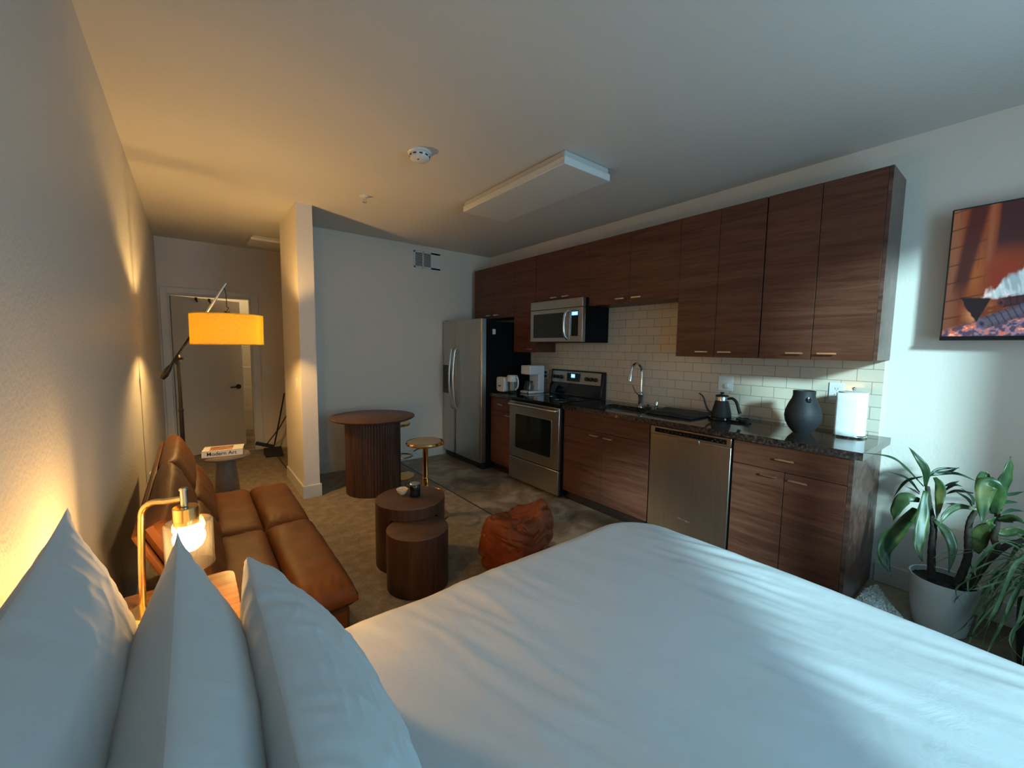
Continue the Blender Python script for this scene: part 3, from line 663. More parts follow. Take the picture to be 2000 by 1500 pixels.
# toaster
t = Thing('toaster', 'white toaster at the far end of the counter by the refrigerator', 'toaster', (2.87, 3.79, .915))
b = BM(); prism(b, [(p[0] + 3.79, p[1] + 1.012) for p in rrect(.15, .17, .035)], 2.79, 2.98, tr); t.part('body', b, M['white_plastic'], bev=.008)
b = BM(); box(b, 2.795, 2.975, 3.72, 3.86, .9155, .93); t.part('base', b, M['black_plastic'])
b = BM(); box(b, 2.82, 2.96, 3.765, 3.78, 1.09, 1.0985); box(b, 2.82, 2.96, 3.80, 3.815, 1.09, 1.0985); t.part('slot', b, M['black_plastic'])
b = BM(); box(b, 2.775, 2.79, 3.775, 3.805, .99, 1.0); t.part('lever', b, M['black_plastic'])
# pitcher
t = Thing('water_pitcher', 'clear water filter pitcher with white lid and handle beside the toaster', 'pitcher', (2.88, 3.655, .915))
cx, cy = 2.865, 3.655
b = BM(); lathe(b, [(.048, .9155), (.05, .92), (.058, 1.06), (.056, 1.06), (.048, .924), (.001, .922)], (cx, cy, 0), 32); t.part('jug', b, M['clearplastic'])
b = BM(); lathe(b, [(.030, .95), (.033, 1.05), (.001, 1.05)], (cx, cy, 0), 24); t.part('filter', b, M['white_plastic'], label='white filter cartridge')
b = BM(); lathe(b, [(.060, 1.05), (.062, 1.06), (.061, 1.115), (.05, 1.122), (.001, 1.124)], (cx, cy, 0), 32); t.part('lid', b, M['white_plastic'])
b = BM(); tube(b, smooth_path([(cx + .0, cy - .058, 1.105), (cx, cy - .09, 1.10), (cx, cy - .105, 1.05), (cx, cy - .095, .99), (cx, cy - .055, .96)], 6), .009, 10); t.part('handle', b, M['white_plastic'])
# coffee maker
t = Thing('coffee_maker', 'white drip coffee maker with glass carafe beside the range', 'coffee maker', (3.1, 3.56, .915))
cx, cy = 3.09, 3.565
b = BM(); box(b, cx - .12, cx + .11, cy - .085, cy + .085, .9155, .945); box(b, cx + .02, cx + .11, cy - .085, cy + .085, .945, 1.15); box(b, cx - .11, cx + .11, cy - .085, cy + .085, 1.13, 1.235); t.part('body', b, M['white_plastic'], bev=.012)
b = BM(); lathe(b, [(.045, .946), (.058, .955), (.060, .99), (.045, 1.03), (.043, 1.045), (.040, 1.045), (.042, 1.03), (.056, .99), (.054, .957), (.001, .95)], (cx - .055, cy, 0), 32); t.part('carafe', b, M['glass'], label='clear glass carafe')
b = BM(); lathe(b, [(.047, 1.04), (.047, 1.055), (.001, 1.058)], (cx - .055, cy, 0), 24); tube(b, smooth_path([(cx - .09, cy - .03, 1.04), (cx - .125, cy - .05, 1.035), (cx - .135, cy - .055, .99), (cx - .115, cy - .045, .965)], 5), .007, 8); t.part('carafe_handle', b, M['black_plastic'])
b = BM(); box(b, cx - .123, cx - .118, cy - .07, cy - .05, .922, .938); t.part('switch', b, M['black_plastic'])

# wall plates
def plate(name, label, cat, y, z, w, h, kind, x=XR - .010):
    t = Thing(name, label, cat, (x, y, z))
    b = BM(); box(b, x - .006, x, y - w / 2, y + w / 2, z - h / 2, z + h / 2); t.part('plate', b, M['white_plastic'], bev=.002)
    if kind == 'outlet':
        b = BM()
        for dz in (-.02, .02):
            for dy in (-.007, .007): box(b, x - .0068, x - .006, y + dy - .0012, y + dy + .0012, z + dz - .005, z + dz + .005)
            cyl(b, (x - .0068, y, z + dz - .011), .002, .0008, 8, axis='x')
        t.part('slots', b, M['black_plastic'])
    if kind == 'dial':
        b = BM(); lathe(b, [(.001, -.02), (.014, -.02), (.02, -.008), (.032, -.006), (.032, 0)], (x - .003, y - .012, z - .018), 28, axis='x'); t.part('dial', b, M['white_plastic'])
    if kind == 'plugs':
        for dz in (.022, -.022):
            b = BM(); box(b, x - .035, x - .006, y - .018, y + .012, z + dz - .013, z + dz + .013); t.part('plug', b, M['black_plastic'], bev=.004, label='black plug')
    return t
plate('timer_plate', 'white square switch plate with round dial above the kettle', 'switch', 1.505, 1.172, .115, .118, 'dial')
plate('wall_outlet', 'white electrical outlet on the tile behind the paper towel roll', 'outlet', .795, 1.172, .08, .118, 'outlet')
plate('wall_outlet', 'white outlet with two black plugs on the tile beside the coffee maker', 'outlet', 3.60, 1.125, .075, .118, 'plugs')
# switches on other walls
def plate_x(name, label, cx, cy, cz, nx):
    t = Thing(name, label, 'light switch', (cx, cy, cz))
    b = BM()
    if nx: box(b, cx - .006, cx, cy - .038, cy + .038, cz - .06, cz + .06)
    else: box(b, cx - .06, cx + .06, cy - .006, cy, cz - .06, cz + .06)
    t.part('plate', b, M['white_plastic'], bev=.002)
    b = BM()
    if nx: box(b, cx - .009, cx - .005, cy - .015, cy + .015, cz - .03, cz + .03)
    else: box(b, cx - .04, cx - .012, cy - .009, cy - .005, cz - .03, cz + .03); box(b, cx + .012, cx + .04, cy - .009, cy - .005, cz - .03, cz + .03)
    t.part('rocker', b, M['white_plastic'])
plate_x('light_switch', 'white light switch on the partition wall facing the sofa', .773, 4.30, 1.065, True)
plate_x('light_switch', 'double white light switch on the hall wall right of the door', .80, YH, 1.10, False)
t = Thing('wall_outlet', 'white outlet low on the left wall behind the sofa end', 'outlet', (XL, 4.05, .40))
b = BM(); box(b, XL, XL + .006, 4.01, 4.09, .34, .46); t.part('plate', b, M['white_plastic'], bev=.002)
b = BM()
for dz in (-.02, .02):
    for dy in (-.007, .007): box(b, XL + .006, XL + .0068, 4.05 + dy - .0012, 4.05 + dy + .0012, .40 + dz - .005, .40 + dz + .005)
t.part('slots', b, M['black_plastic'])
# vent grille on the back wall
t = Thing('return_vent', 'white vent grille high on the back wall near the refrigerator', 'vent', (2.37, YB, 2.51))
vx0, vx1, vz0, vz1 = 2.20, 2.56, 2.405, 2.61
yv = YB - .012
b = BM()
box(b, vx0, vx1, yv, YB - .001, vz1 - .02, vz1); box(b, vx0, vx1, yv, YB - .001, vz0, vz0 + .02); box(b, vx0, vx0 + .02, yv, YB - .001, vz0, vz1); box(b, vx0 + .118, vx0 + .130, yv, YB - .001, vz0, vz1); box(b, vx0 + .232, vx1, yv, YB - .001, vz0, vz1)
t.part('frame', b, M['white_plastic'], bev=.001)
b = BM(); box(b, vx0 + .01, vx0 + .24, YB - .002, YB - .001, vz0 + .01, vz1 - .01); t.part('backing', b, M['black_matte'])
b = BM()
for k in range(11):
    z = vz0 + .027 + k * .0145; q = Matrix.Translation((0, YB - .007, z)) @ Matrix.Rotation(radians(-40), 4, 'X')
    box(b, vx0 + .02, vx0 + .118, -.006, .004, -.0008, .0008, q); box(b, vx0 + .13, vx0 + .232, -.006, .004, -.0008, .0008, q)
t.part('louvre', b, M['fixture'])

# ------------------------------------------------------------------ ceiling things
t = Thing('ceiling_light', 'large rectangular white ceiling light box above the kitchen floor', 'ceiling light', (2.09, 2.5, H))
b = BM(); box(b, 1.905, 2.335, 1.925, 3.14, H - .05, H); t.part('housing', b, M['fixture'], bev=.012)
b = BM(); box(b, 1.885, 2.325, 1.905, 3.12, H - .098, H - .051); t.part('diffuser', b, M['diffuser'], bev=.004)
t = Thing('hall_ceiling_light', 'flat rectangular ceiling light far down the hall', 'ceiling light', (1.0, 5.75, H))
b = BM(); box(b, .60, 1.55, 5.60, 5.95, H - .03, H); t.part('housing', b, M['fixture'], bev=.01)
b = BM(); box(b, .585, 1.565, 5.585, 5.965, H - .06, H - .031); t.part('diffuser', b, M['diffuser'], bev=.004)
t = Thing('smoke_detector', 'round white smoke detector on the ceiling left of the light box', 'smoke detector', (1.22, 2.56, H))
b = BM(); lathe(b, [(.075, H - .001), (.075, H - .012), (.070, H - .016), (.001, H - .016)], (1.215, 2.55, 0), 40); t.part('mount', b, M['white_plastic'])
b = BM(); lathe(b, [(.062, H - .016), (.064, H - .022), (.060, H - .045), (.045, H - .055), (.001, H - .056)], (1.215, 2.55, 0), 40); t.part('sensor_body', b, M['white_plastic'])
b = BM()
for a in range(10):
    q = Matrix.Translation((1.215, 2.55, H - .03)) @ Matrix.Rotation(a * pi / 5, 4, 'Z'); box(b, .058, .065, -.010, .010, -.004, .004, q)
t.part('vent_slots', b, M['black_matte'])
b = BM(); cyl(b, (1.195, 2.53, H - .0575), .006, .003, 12); t.part('indicator', b, M['black_plastic'])
t = Thing('fire_sprinkler', 'small chrome fire sprinkler on the ceiling near the partition', 'sprinkler', (1.198, 3.567, H))
b = BM(); lathe(b, [(.038, H - .001), (.036, H - .006), (.012, H - .010), (.010, H - .02), (.001, H - .02)], (1.198, 3.567, 0), 28); t.part('escutcheon', b, M['white_plastic'])
b = BM(); tube(b, [(1.186, 3.567, H - .018), (1.184, 3.567, H - .045)], .003, 8); tube(b, [(1.210, 3.567, H - .018), (1.212, 3.567, H - .045)], .003, 8); cyl(b, (1.198, 3.567, H - .052), .018, .003, 20); tube(b, [(1.198, 3.567, H - .02), (1.198, 3.567, H - .05)], .003, 8); t.part('head', b, M['chrome'])

# ------------------------------------------------------------------ TV with fireplace picture
TVL, TVR, TZ0, TZ1 = Vector((3.245, .338, 0)), None, 1.502, 2.195
tvw = 1.22
tyaw = radians(3)
td = Vector((-sin(tyaw), -cos(tyaw), 0)); tn = Vector((-cos(tyaw), sin(tyaw), 0))
t = Thing('television', 'wall-mounted flat screen showing a burning log fire', 'television', (3.26, -.27, 1.85))
def tvp(u, z, d): return Vector((TVL.x, TVL.y, z)) + td * u + tn * d
b = BM(); A = [(0, TZ0), (tvw, TZ0), (tvw, TZ1), (0, TZ1)]
prism(b, A, -.045, 0.0, lambda u, z, d: tvp(u, z, d)); t.part('case', b, M['black_plastic'], bev=.003)
b = BM(); prism(b, [(0.0, TZ0), (tvw, TZ0), (tvw, TZ0 + .02), (0, TZ0 + .02)], .0005, .006, lambda u, z, d: tvp(u, z, d)); t.part('lower_bezel', b, M['black_gloss'])
b = BM(); box(b, 3.29, XR - .001, -.45, -.1, 1.7, 2.0); t.part('wall_bracket', b, M['black_plastic'])
nu, nv = 420, 250
u0, u1, z0, z1 = .007, tvw - .007, TZ0 + .022, TZ1 - .007
uu = np.linspace(0, 1, nu); vv = np.linspace(0, 1, nv)
U, V = np.meshgrid(uu, vv, indexing='ij')   # V 0 bottom ; U 0 left
co = np.zeros((nu, nv, 3)); base = np.array([TVL.x, TVL.y, 0]); tdn = np.array(td); tnn = np.array(tn)
co[:] = base + tdn * (u0 + (u1 - u0) * U)[..., None] + tnn * .0012; co[..., 2] = z0 + (z1 - z0) * V
idx = np.arange(nu * nv).reshape(nu, nv)
faces = np.stack([idx[:-1, :-1], idx[1:, :-1], idx[1:, 1:], idx[:-1, 1:]], -1).reshape(-1, 4)
me = bpy.data.meshes.new('screen'); me.from_pydata((co.reshape(-1, 3) - np.array(t.loc)).tolist(), [], faces.tolist())
def vnoise(x, y, seed=0):
    xi = np.floor(x).astype(int); yi = np.floor(y).astype(int); xf = x - xi; yf = y - yi
    h = lambda a, c: np.modf(np.abs(np.sin(a * 127.1 + c * 311.7 + seed * 17.3) * 43758.5453))[0]
    sx = xf * xf * (3 - 2 * xf); sy = yf * yf * (3 - 2 * yf)
    return (h(xi, yi) * (1 - sx) + h(xi + 1, yi) * sx) * (1 - sy) + (h(xi, yi + 1) * (1 - sx) + h(xi + 1, yi + 1) * sx) * sy
def fbm(x, y, s=0): return sum(vnoise(x * 2 ** k, y * 2 ** k, s + k) * .5 ** k for k in range(5)) / 1.94
A_ = tvw / (z1 - z0) * 1.0
X = U * A_; Y = V
def mixc(c, d, m): return c * (1 - m[..., None]) + np.array(d) * m[..., None]
def sst(a, b_, x): q = np.clip((x - a) / (b_ - a), 0, 1); return q * q * (3 - 2 * q)
C_ = np.zeros(X.shape + (3,)); nz = fbm(X * 9, Y * 9, 1)
C_[:] = (.15, .035, .010)
C_ = C_ * (0.75 + .5 * nz[..., None])
C_ = mixc(C_, (.19, .085, .045), sst(.09, .02, X) * .8)
C_ = mixc(C_, (.26, .085, .018), np.exp(-(((X - .155) / .05) ** 2 + ((Y - .47) / .2) ** 2)))
cy_ = (Y + .30 * X * 0 - .22 * X) / .14; br = np.abs(cy_ - np.round(cy_)); C_ = mixc(C_, (.05, .014, .006), sst(.06, .02, br) * sst(.24, .16, X) * .7)
vx_ = np.abs((X + .04 * np.round(cy_)) / .16 - np.round((X + .04 * np.round(cy_)) / .16)); C_ = mixc(C_, (.06, .016, .008), sst(.03, .01, vx_) * sst(.24, .16, X) * .4)
dark = sst(.035, .0, np.abs(X - .085 - .065 * (Y - .45) * 1.6) - .014 - .02 * Y) * sst(.28, .5, Y + .1 * nz); C_ = mixc(C_, (.035, .006, .007), dark * .9)
dk2 = sst(.235, .26, X) * sst(.55, .75, Y); C_ = mixc(C_, (.022, .006, .010), dk2 * .95)
pil = np.exp(-((X - .212) / .016) ** 2) * sst(.5, .62, Y); C_ = mixc(C_, (.20, .075, .035), pil * .8)
red = np.exp(-((X - .30) / .09) ** 2) * sst(.72, .45, Y) * sst(.2, .4, Y); C_ = mixc(C_, (.19, .022, .009), red * .8)
# embers
emb = sst(.17, .10, Y + .10 * (1 - np.clip(X / .25, 0, 1))); en = fbm(X * 40, Y * 40, 5)
ec = np.zeros_like(C_); ec[:] = (.075, .055, .11); ec = mixc(ec, (.24, .20, .30), sst(.45, .55, en)); ec = mixc(ec, (.70, .16, .07), sst(.56, .66, en)); ec = mixc(ec, (.85, .6, .5), sst(.68, .76, en)); C_ = C_ * (1 - emb[..., None]) + ec * emb[..., None]
# pale flames
fl_h = .50 + .12 * fbm(X * 5, Y * 0 + 3, 8) + .25 * np.clip((X - .3), 0, 1)
fn = fbm(X * 10 + 2 * fbm(X * 3, Y * 3, 4), Y * 6, 9)
fl_h = .26 + 1.0 * np.clip(X - .14, 0, .32) + .10 * (fbm(X * 12, Y * 3, 8) - .5)
fl_h = fl_h + .14 * (fbm(X * 30, Y * 7, 2) - .5)
flm = sst(fl_h + .025, fl_h - .025, Y) * sst(.22, .28, Y) * sst(.135, .17, X) * sst(.30, .46, fn)
fc = np.zeros_like(C_); fc[:] = (.42, .62, .70); st_ = fbm(X * 26 + Y * 6, Y * 5, 11); fc = mixc(fc, (.85, .9, .92), sst(.48, .62, st_)); fc = mixc(fc, (.20, .32, .40), sst(.42, .32, st_) * .7); fc = mixc(fc, (.9, .35, .12), sst(.38, .28, fn)); C_ = C_ * (1 - flm[..., None]) + fc * flm[..., None]
# glow below logs
gl = np.exp(-(((X - .21) / .07) ** 2 + ((Y - .17) / .06) ** 2)); C_ = mixc(C_, (.85, .42, .18), np.clip(gl * 1.1, 0, 1) * sst(.3, .55, fbm(X * 14, Y * 14, 3)))
def log(p, q, r, col, end):
    global C_
    p = np.array(p); q = np.array(q); d = q - p; L = np.hypot(*d); d = d / L
    a = (X - p[0]) * d[0] + (Y - p[1]) * d[1]; s = -(X - p[0]) * d[1] + (Y - p[1]) * d[0]
    m = sst(r + .006, r - .004, np.abs(s)) * sst(-.004, .004, a) * sst(L + .004, L - .004, a)
    cell = np.minimum(np.abs(np.modf(np.abs(a) / .034 + 50 + .3 * vnoise(s * 50, a * 8, 2))[0] - .5), np.abs(np.modf(np.abs(s + .5) / .027)[0] - .5) + .05)
    lc = np.zeros_like(C_); lc[:] = col; lc = mixc(lc, (.01, .008, .015), sst(.12, .02, cell)); lc = lc * (1 - .45 * (s / r)[..., None] ** 2)
    C_ = C_ * (1 - m[..., None]) + lc * m[..., None]
    e = sst(1.08, .95, ((a) / (r * .55)) ** 2 + (s / r) ** 2); ec_ = np.zeros_like(C_); ec_[:] = end; ec_ = mixc(ec_, (.008, .006, .01), np.exp(-((a / (r * .3)) ** 2 + (s / (r * .5)) ** 2)))
    C_ = C_ * (1 - e[..., None]) + ec_ * e[..., None]
log((.30, .25), (.85, .33), .035, (.05, .02, .03), (.10, .03, .03))
log((.215, .095), (.75, .36), .045, (.10, .10, .16), (.12, .11, .20))
wn = (fbm(X * 22, Y * 22, 6) - .5) * .05; ta = (Y - .10) - (.185 - X) * 1.9 + wn; tb = (.31 - .12 * (X - .12)) - Y; tc = (Y - .10) - (X - .185) * 2.9
C_ = mixc(C_, (.012, .004, .008), sst(0, .012, ta) * sst(0, .012, tb) * sst(0, .012, tc))
at = me.color_attributes.new('picture', 'FLOAT_COLOR', 'POINT'); buf = np.ones((nu * nv, 4), np.float32); buf[:, :3] = np.clip(C_, 0, 1).reshape(-1, 3); at.data.foreach_set('color', buf.ravel())
m, nt, bs = newmat('screen_picture'); ca = N(nt, 'ShaderNodeVertexColor'); ca.layer_name = 'picture'
bs.inputs['Base Color'].default_value = (.01, .01, .01, 1); bs.inputs['Roughness'].default_value = .2; nt.links.new(ca.outputs[0], bs.inputs['Emission Color']); bs.inputs['Emission Strength'].default_value = 0.9
me.materials.append(m); o = bpy.data.objects.new('screen', me); COL.objects.link(o); o.parent = t.o; o['label'] = 'picture of a log fire in a brick hearth'

# ------------------------------------------------------------------ bed
BX0, BX1, BY0, BY1, BZ = -.24, 1.72, -.46, 1.215, .625
t = Thing('bed', 'large bed made up with a white duvet in the foreground', 'bed', (.75, .38, 0))
b = BM(); box(b, BX0 + .02, BX1 - .06, BY0 + .06, BY1 - .06, .12, .30); t.part('base', b, M['darkwood'], bev=.02)
for xx in (BX0 + .1, BX1 - .16):
    for yy in (BY0 + .14, BY1 - .14):
        b = BM(); cyl(b, (xx, yy, .008), .025, .112, 16); t.part('leg', b, M['darkwood'])
b = BM(); box(b, BX0 + .02, BX1 - .06, BY0 + .06, BY1 - .06, .30, .55); t.part('mattress', b, M['cloth'], bev=.05)
R = .085
def duvet(u, v):
    ov = .36
    gx_ = BX0 - .0 + (BX1 - BX0 + ov) * u; gy_ = (BY0 - ov) + (BY1 - BY0 + 2 * ov) * v
    rc = .16   # plan corner radius
    cx0, cx1, cy0, cy1 = -9, BX1 - R, BY0 + R, BY1 - R
    dx = max(gx_ - (cx1 - rc), 0); dyv = max((cy0 + rc) - gy_, 0) + max(gy_ - (cy1 - rc), 0)
    sy = 1 if gy_ > .4 else -1
    ix = min(gx_, cx1 - rc); iy = min(max(gy_, cy0 + rc), cy1 - rc)
    L = math.hypot(dx, dyv); 
    if L > 1e-6: nx, ny = dx / L, sy * dyv / L
    else: nx, ny = 0, 0
    d = max(0, L - rc)
    if d <= R * pi / 2: off = R * sin(d / R); dz = -R * (1 - cos(d / R))
    else: off = R + .03 * sin((d - R * pi / 2) * 5); dz = -R - (d - R * pi / 2)
    px, py = ix + nx * (min(L, rc) + off), iy + ny * (min(L, rc) + off)
    # crown + long soft folds mainly along y
    crown = .018 * (1 - min(1, ((gx_ - .7) / 1.1) ** 2)) * (1 - min(1, ((gy_ - .38) / .9) ** 2))
    q = Vector((gx_ * .97 + gy_ * .24, gy_ * .97 - gx_ * .24, 0))
    w = .012 * noise.noise(Vector((q.x * 3.2, q.y * .8, 1.0))) + .006 * noise.noise(Vector((q.x * 8.5, q.y * 1.5, 4.0)))
    f = noise.noise(Vector((q.x * 15, q.y * 2.4, 9.0))); amp = max(0, noise.noise(Vector((q.x * 1.9, q.y * 1.7, 12.0))) + .12)
    w += .016 * amp * (1 - abs(f) * 2.2)
    f2 = noise.noise(Vector((q.x * 30 + 3, q.y * 5, 19.0))); w += .0045 * amp * (1 - abs(f2) * 2)
    hang = 1 if d > 0 else 0
    z = BZ + dz + (crown + w) * (1 - min(1, d / .1) * .7)
    side = (.018 * noise.noise(Vector((gx_ * 5, gy_ * 5, 7))) if d > R else 0) * min(1, (d - R) / .1 if d > R else 0)
    z = max(z, .02)
    return Vector((px + nx * side, py + ny * side, z))
b = BM(); grid(b, 230, 250, duvet)
dv = t.part('duvet', b, M['cloth'], label='smooth white duvet with soft folds'); mm = dv.modifiers.new('thick', 'SOLIDIFY'); mm.thickness = .012; mm.offset = -1

# pillows
def pillow(label, w, h, th, mtx, seed, wr=1.0, blunt=0.0):
    b = BM(); n = 90
    def face(sgn):
        def fn(u, v):
            a, c = 2 * u - 1, 2 * v - 1
            ea = 1 - abs(a) ** 2.4; ec = 1 - abs(c) ** 2.0
            prof = (max(ea, 0) ** .62) * (max(ec, 0) ** .85)
            pinch = 1 - .07 * (1 - c * c) * abs(a) ** 3; pinch2 = 1 - .09 * (1 - a * a) * abs(c) ** 3
            x = a * w / 2 * pinch; y = c * h / 2 * pinch2
            cr = 1 - blunt * (a * a * c * c) ** 2.5; x *= cr; y *= cr
            edge = max(abs(a), abs(c))
            # gathers radiate in from the seams
            k = noise.noise(Vector((c * 17, abs(a) * 1.6, seed + sgn))) if abs(a) > abs(c) else noise.noise(Vector((a * 15, abs(c) * 1.6, seed + 5 + sgn)))
            g = sst1(.45, .92, edge) * (1 - sst1(.97, 1.0, edge)) * (1 if abs(a) > abs(c) else .3)
            z = sgn * (th / 2 * prof + wr * .007 * k * g + wr * .004 * noise.noise(Vector((a * 2.5 + seed, c * 2.0, sgn))) * prof + wr * .0025 * max(0, 1 - abs(noise.noise(Vector((a * 3 + c * 2 + seed, c * 7 - a * 3, 3 + sgn)))) * 6) * prof)
            return Vector((x, y, z))
        return fn
    grid(b, n, n, face(1)); grid(b, n, n, face(-1))
    # flange-like welt along the seam
    pts = []
    for k in range(n): pts.append((-1 + 2 * k / (n - 1), -1))
    for k in range(1, n): pts.append((1, -1 + 2 * k / (n - 1)))
    b.transform(mtx)
    bmesh.ops.remove_doubles(b, verts=b.verts, dist=.0004)
    return b
def sst1(a, b_, x):
    q = min(max((x - a) / (b_ - a), 0), 1); return q * q * (3 - 2 * q)
def pill(label, w, h, th, cen, lean, yaw, seed, wr=1.0, roll=0, blunt=0.0):
    # local x -> world y (length), local y -> up, local z -> towards +x (foot)
    base = Matrix(((0, 0, 1, 0), (1, 0, 0, 0), (0, 1, 0, 0), (0, 0, 0, 1)))
    mtx = Matrix.Translation(cen) @ Matrix.Rotation(yaw, 4, 'Z') @ Matrix.Rotation(-lean, 4, 'Y') @ Matrix.Rotation(roll, 4, 'X') @ base
    t = Thing('pillow', label, 'pillow', (cen[0], cen[1], BZ), group='white pillows propped against the wall')
    b = pillow(label, w, h, th, mtx, seed, wr, blunt); o = t.part('pillowcase', b, M['cloth'])
    s = o.modifiers.new('s', 'SUBSURF'); s.levels = 0; s.render_levels = 1
    return t
pill('white pillow at the left against the lit wall', .76, .51, .18, (-.152, .67, .888), radians(8), 0, 1.3, 1.0)
pill('white pillow with a pointed corner standing in front of the table lamp, middle of three', .72, .455, .205, (-.022, .655, .842), radians(4), 0, 4.1, .8)
pill('white pillow leaning onto the duvet with a wrinkled edge, rightmost of three', .74, .47, .19, (.150, .655, .800), radians(22), 0, 7.7, 1.6, blunt=.13)

# ------------------------------------------------------------------ nightstand + lamp
NX0, NX1, NY0, NY1, NZ = -.275, .085, 1.29, 1.665, .655
t = Thing('nightstand', 'low wooden nightstand between bed and sofa with rounded corners', 'nightstand', (-.1, 1.48, .008))
b = BM(); prism(b, [(p[0] + (NX0 + NX1) / 2, p[1] + (NY0 + NY1) / 2) for p in rrect(NX1 - NX0, NY1 - NY0, .035)], NZ - .025, NZ, lambda a, c, d: (a, c, d)); t.part('top', b, M['night'], bev=.003)
b = BM(); box(b, NX0 + .01, NX1 - .012, NY0 + .01, NY1 - .01, .18, NZ - .025); bd = t.part('body', b, M['night'], bev=.004)
b = BM(); box(b, NX1 - .012, NX1 - .002, NY0 + .016, NY1 - .016, .40, NZ - .035); d = t.part('drawer', b, M['night'], bev=.002)
b = BM(); lathe(b, [(.001, .018), (.012, .016), (.012, .008), (.006, 0)], (NX1 - .002, (NY0 + NY1) / 2, .51), 16, axis='x'); t.part('knob', b, M['brass'], parent=d)
for xx in (NX0 + .03, NX1 - .03):
    for yy in (NY0 + .03, NY1 - .03):
        b = BM(); cyl(b, (xx, yy, .008), .012, .172, 12, r2=.016); t.part('leg', b, M['night'])
t = Thing('table_lamp', 'brass arm table lamp with clear glass shade and glowing bulb', 'lamp', (-.141, 1.56, NZ))
b = BM(); lathe(b, [(.072, NZ + .0005), (.074, NZ + .006), (.070, NZ + .014), (.001, NZ + .016)], (-.10, 1.52, 0), 40); t.part('base', b, M['brass'])
b = BM(); tube(b, smooth_path([(-.146, 1.56, NZ + .012), (-.142, 1.56, .80), (-.137, 1.56, .915), (-.131, 1.555, .953), (-.110, 1.535, .975), (-.075, 1.475, .990), (-.036, 1.40, 1.012)], 8), .0085, 14); t.part('stem', b, M['brass'])
LX, LY = -.028, 1.40
b = BM(); cyl(b, (-.034, LY, .992), .0085, .050, 18); cyl(b, (-.034, LY, 1.036), .011, .004, 18); t.part('finial', b, M['nickel'], label='small metal finial')
b = BM(); cyl(b, (-.032, LY, .94), .029, .050, 30, .002); t.part('socket', b, M['brass'], label='bright brass socket cup')
b = BM(); gr = .0555; pr = [(.028, .948), (gr - .004, .947), (gr, .942), (gr, .822), (gr - .0025, .822), (gr - .0025, .940), (gr - .006, .9445), (.028, .9455)]
lathe(b, pr, (LX, LY, 0), 56, closed=True); t.part('glass_shade', b, M['lampglass'], label='clear glass cylinder shade')
b = BM(); tube(b, [(LX + gr * cos(a), LY + gr * sin(a), .822) for a in [2 * pi * k / 48 for k in range(49)]], .0016, 6); t.part('glass_rim', b, M['lampglass'])
b = BM(); lathe(b, [(.001, .862), (.016, .866), (.029, .877), (.036, .893), (.037, .905), (.031, .921), (.020, .934), (.013, .943), (.001, .944)], (LX, LY, 0), 28); t.part('bulb', b, M['bulb'], label='glowing round bulb')

# ------------------------------------------------------------------ sofa
t = Thing('sofa', 'tan leather sofa bed with reclined back along the left wall', 'sofa', (.2, 2.6, .008))
SY0, SY1, SYM = 1.735, 3.45, 2.64
def pad(bm, f0, f1, y0, y1, h, m=26, ny=40, seams=(0, 1), seed=0):
    pass
def cushion(x_of, nrm_of, y0, y1, L, h, thick, seed):
    """puffy rectangular pad: follows line x_of(s) (s 0..L in profile), thickness outward along nrm"""
    b = BM(); nu_, nv_ = 30, 54
    def side(sg):
        def fn(u, v):
            a, c = 2 * u - 1, 2 * v - 1
            e = (max(0, 1 - abs(a) ** 5)) ** .5 * (max(0, 1 - abs(c) ** 8)) ** .5
            y = y0 + (y1 - y0) * v; p = x_of(u)
            n_ = nrm_of
            pk = sst1(.6, 1, max(abs(a), abs(c)))
            wv = .006 * noise.noise(Vector((p.x * 9, y * 7, seed))) + .005 * pk * noise.noise(Vector((a * 6, y * 18, seed + 3)))
            return Vector((p.x, y, p.z)) + n_ * (sg * (thick / 2) * (.25 + .75 * e) + (h * e + wv if sg > 0 else 0))
        return fn
    A = grid(b, nu_, nv_, side(1)); B = grid(b, nu_, nv_, side(-1))
    for i in range(nu_ - 1):
        for j in (0, nv_ - 1): b.faces.new((A[i][j], A[i + 1][j], B[i + 1][j], B[i][j]))
    for j in range(nv_ - 1):
        for i in (0, nu_ - 1): b.faces.new((A[i][j], A[i][j + 1], B[i][j + 1], B[i][j]))
    return b
def seg(p, q): 
    p = Vector(p); q = Vector(q); return lambda u: p.lerp(q, u)
up = Vector((0, 0, 1))
for (ya, yb) in ((SY0, SYM), (SYM, SY1)):
    for (xa, xb) in ((.045, .285), (.285, .525)):
        t.part('seat_cushion', cushion(seg((xa, 0, .345), (xb, 0, .345)), up, ya, yb, .24, .018, .115, xa * 9 + ya), M['leather'])
P0, P1 = Vector((.045, 0, .43)), Vector((-.135, 0, .835)); dirv = (P1 - P0).normalized(); nb = Vector((dirv.z, 0, -dirv.x))
Pm = P0.lerp(P1, .5)
for (ya, yb) in ((SY0, SYM), (SYM, SY1)):
    for (pa, pb) in ((P0, Pm), (Pm, P1)):
        t.part('back_cushion', cushion(seg(pa, pb), nb, ya, yb, .2, .012, .085, pa.z * 7 + ya), M['leather'])
b = BM(); 
prism(b, [(P0.x - .06, P0.z - .02), (P0.x - .035, P0.z - .02), (P1.x - .025, P1.z - .03), (P1.x - .05, P1.z - .03)], SY0 + .02, SY1 - .02, lambda a, c, d: (a, d, c)); t.part('back_shell', b, M['leather'], bev=.008)
b = BM(); box(b, .02, .50, SY0 + .03, SY1 - .03, .13, .30); t.part('base', b, M['leather'], bev=.02)
for xx in (.07, .45):
    for yy in (SY0 + .12, SY1 - .12):
        b = BM(); cyl(b, (xx, yy, .008), .016, .125, 14, r2=.022); t.part('leg', b, M['darkwood'])

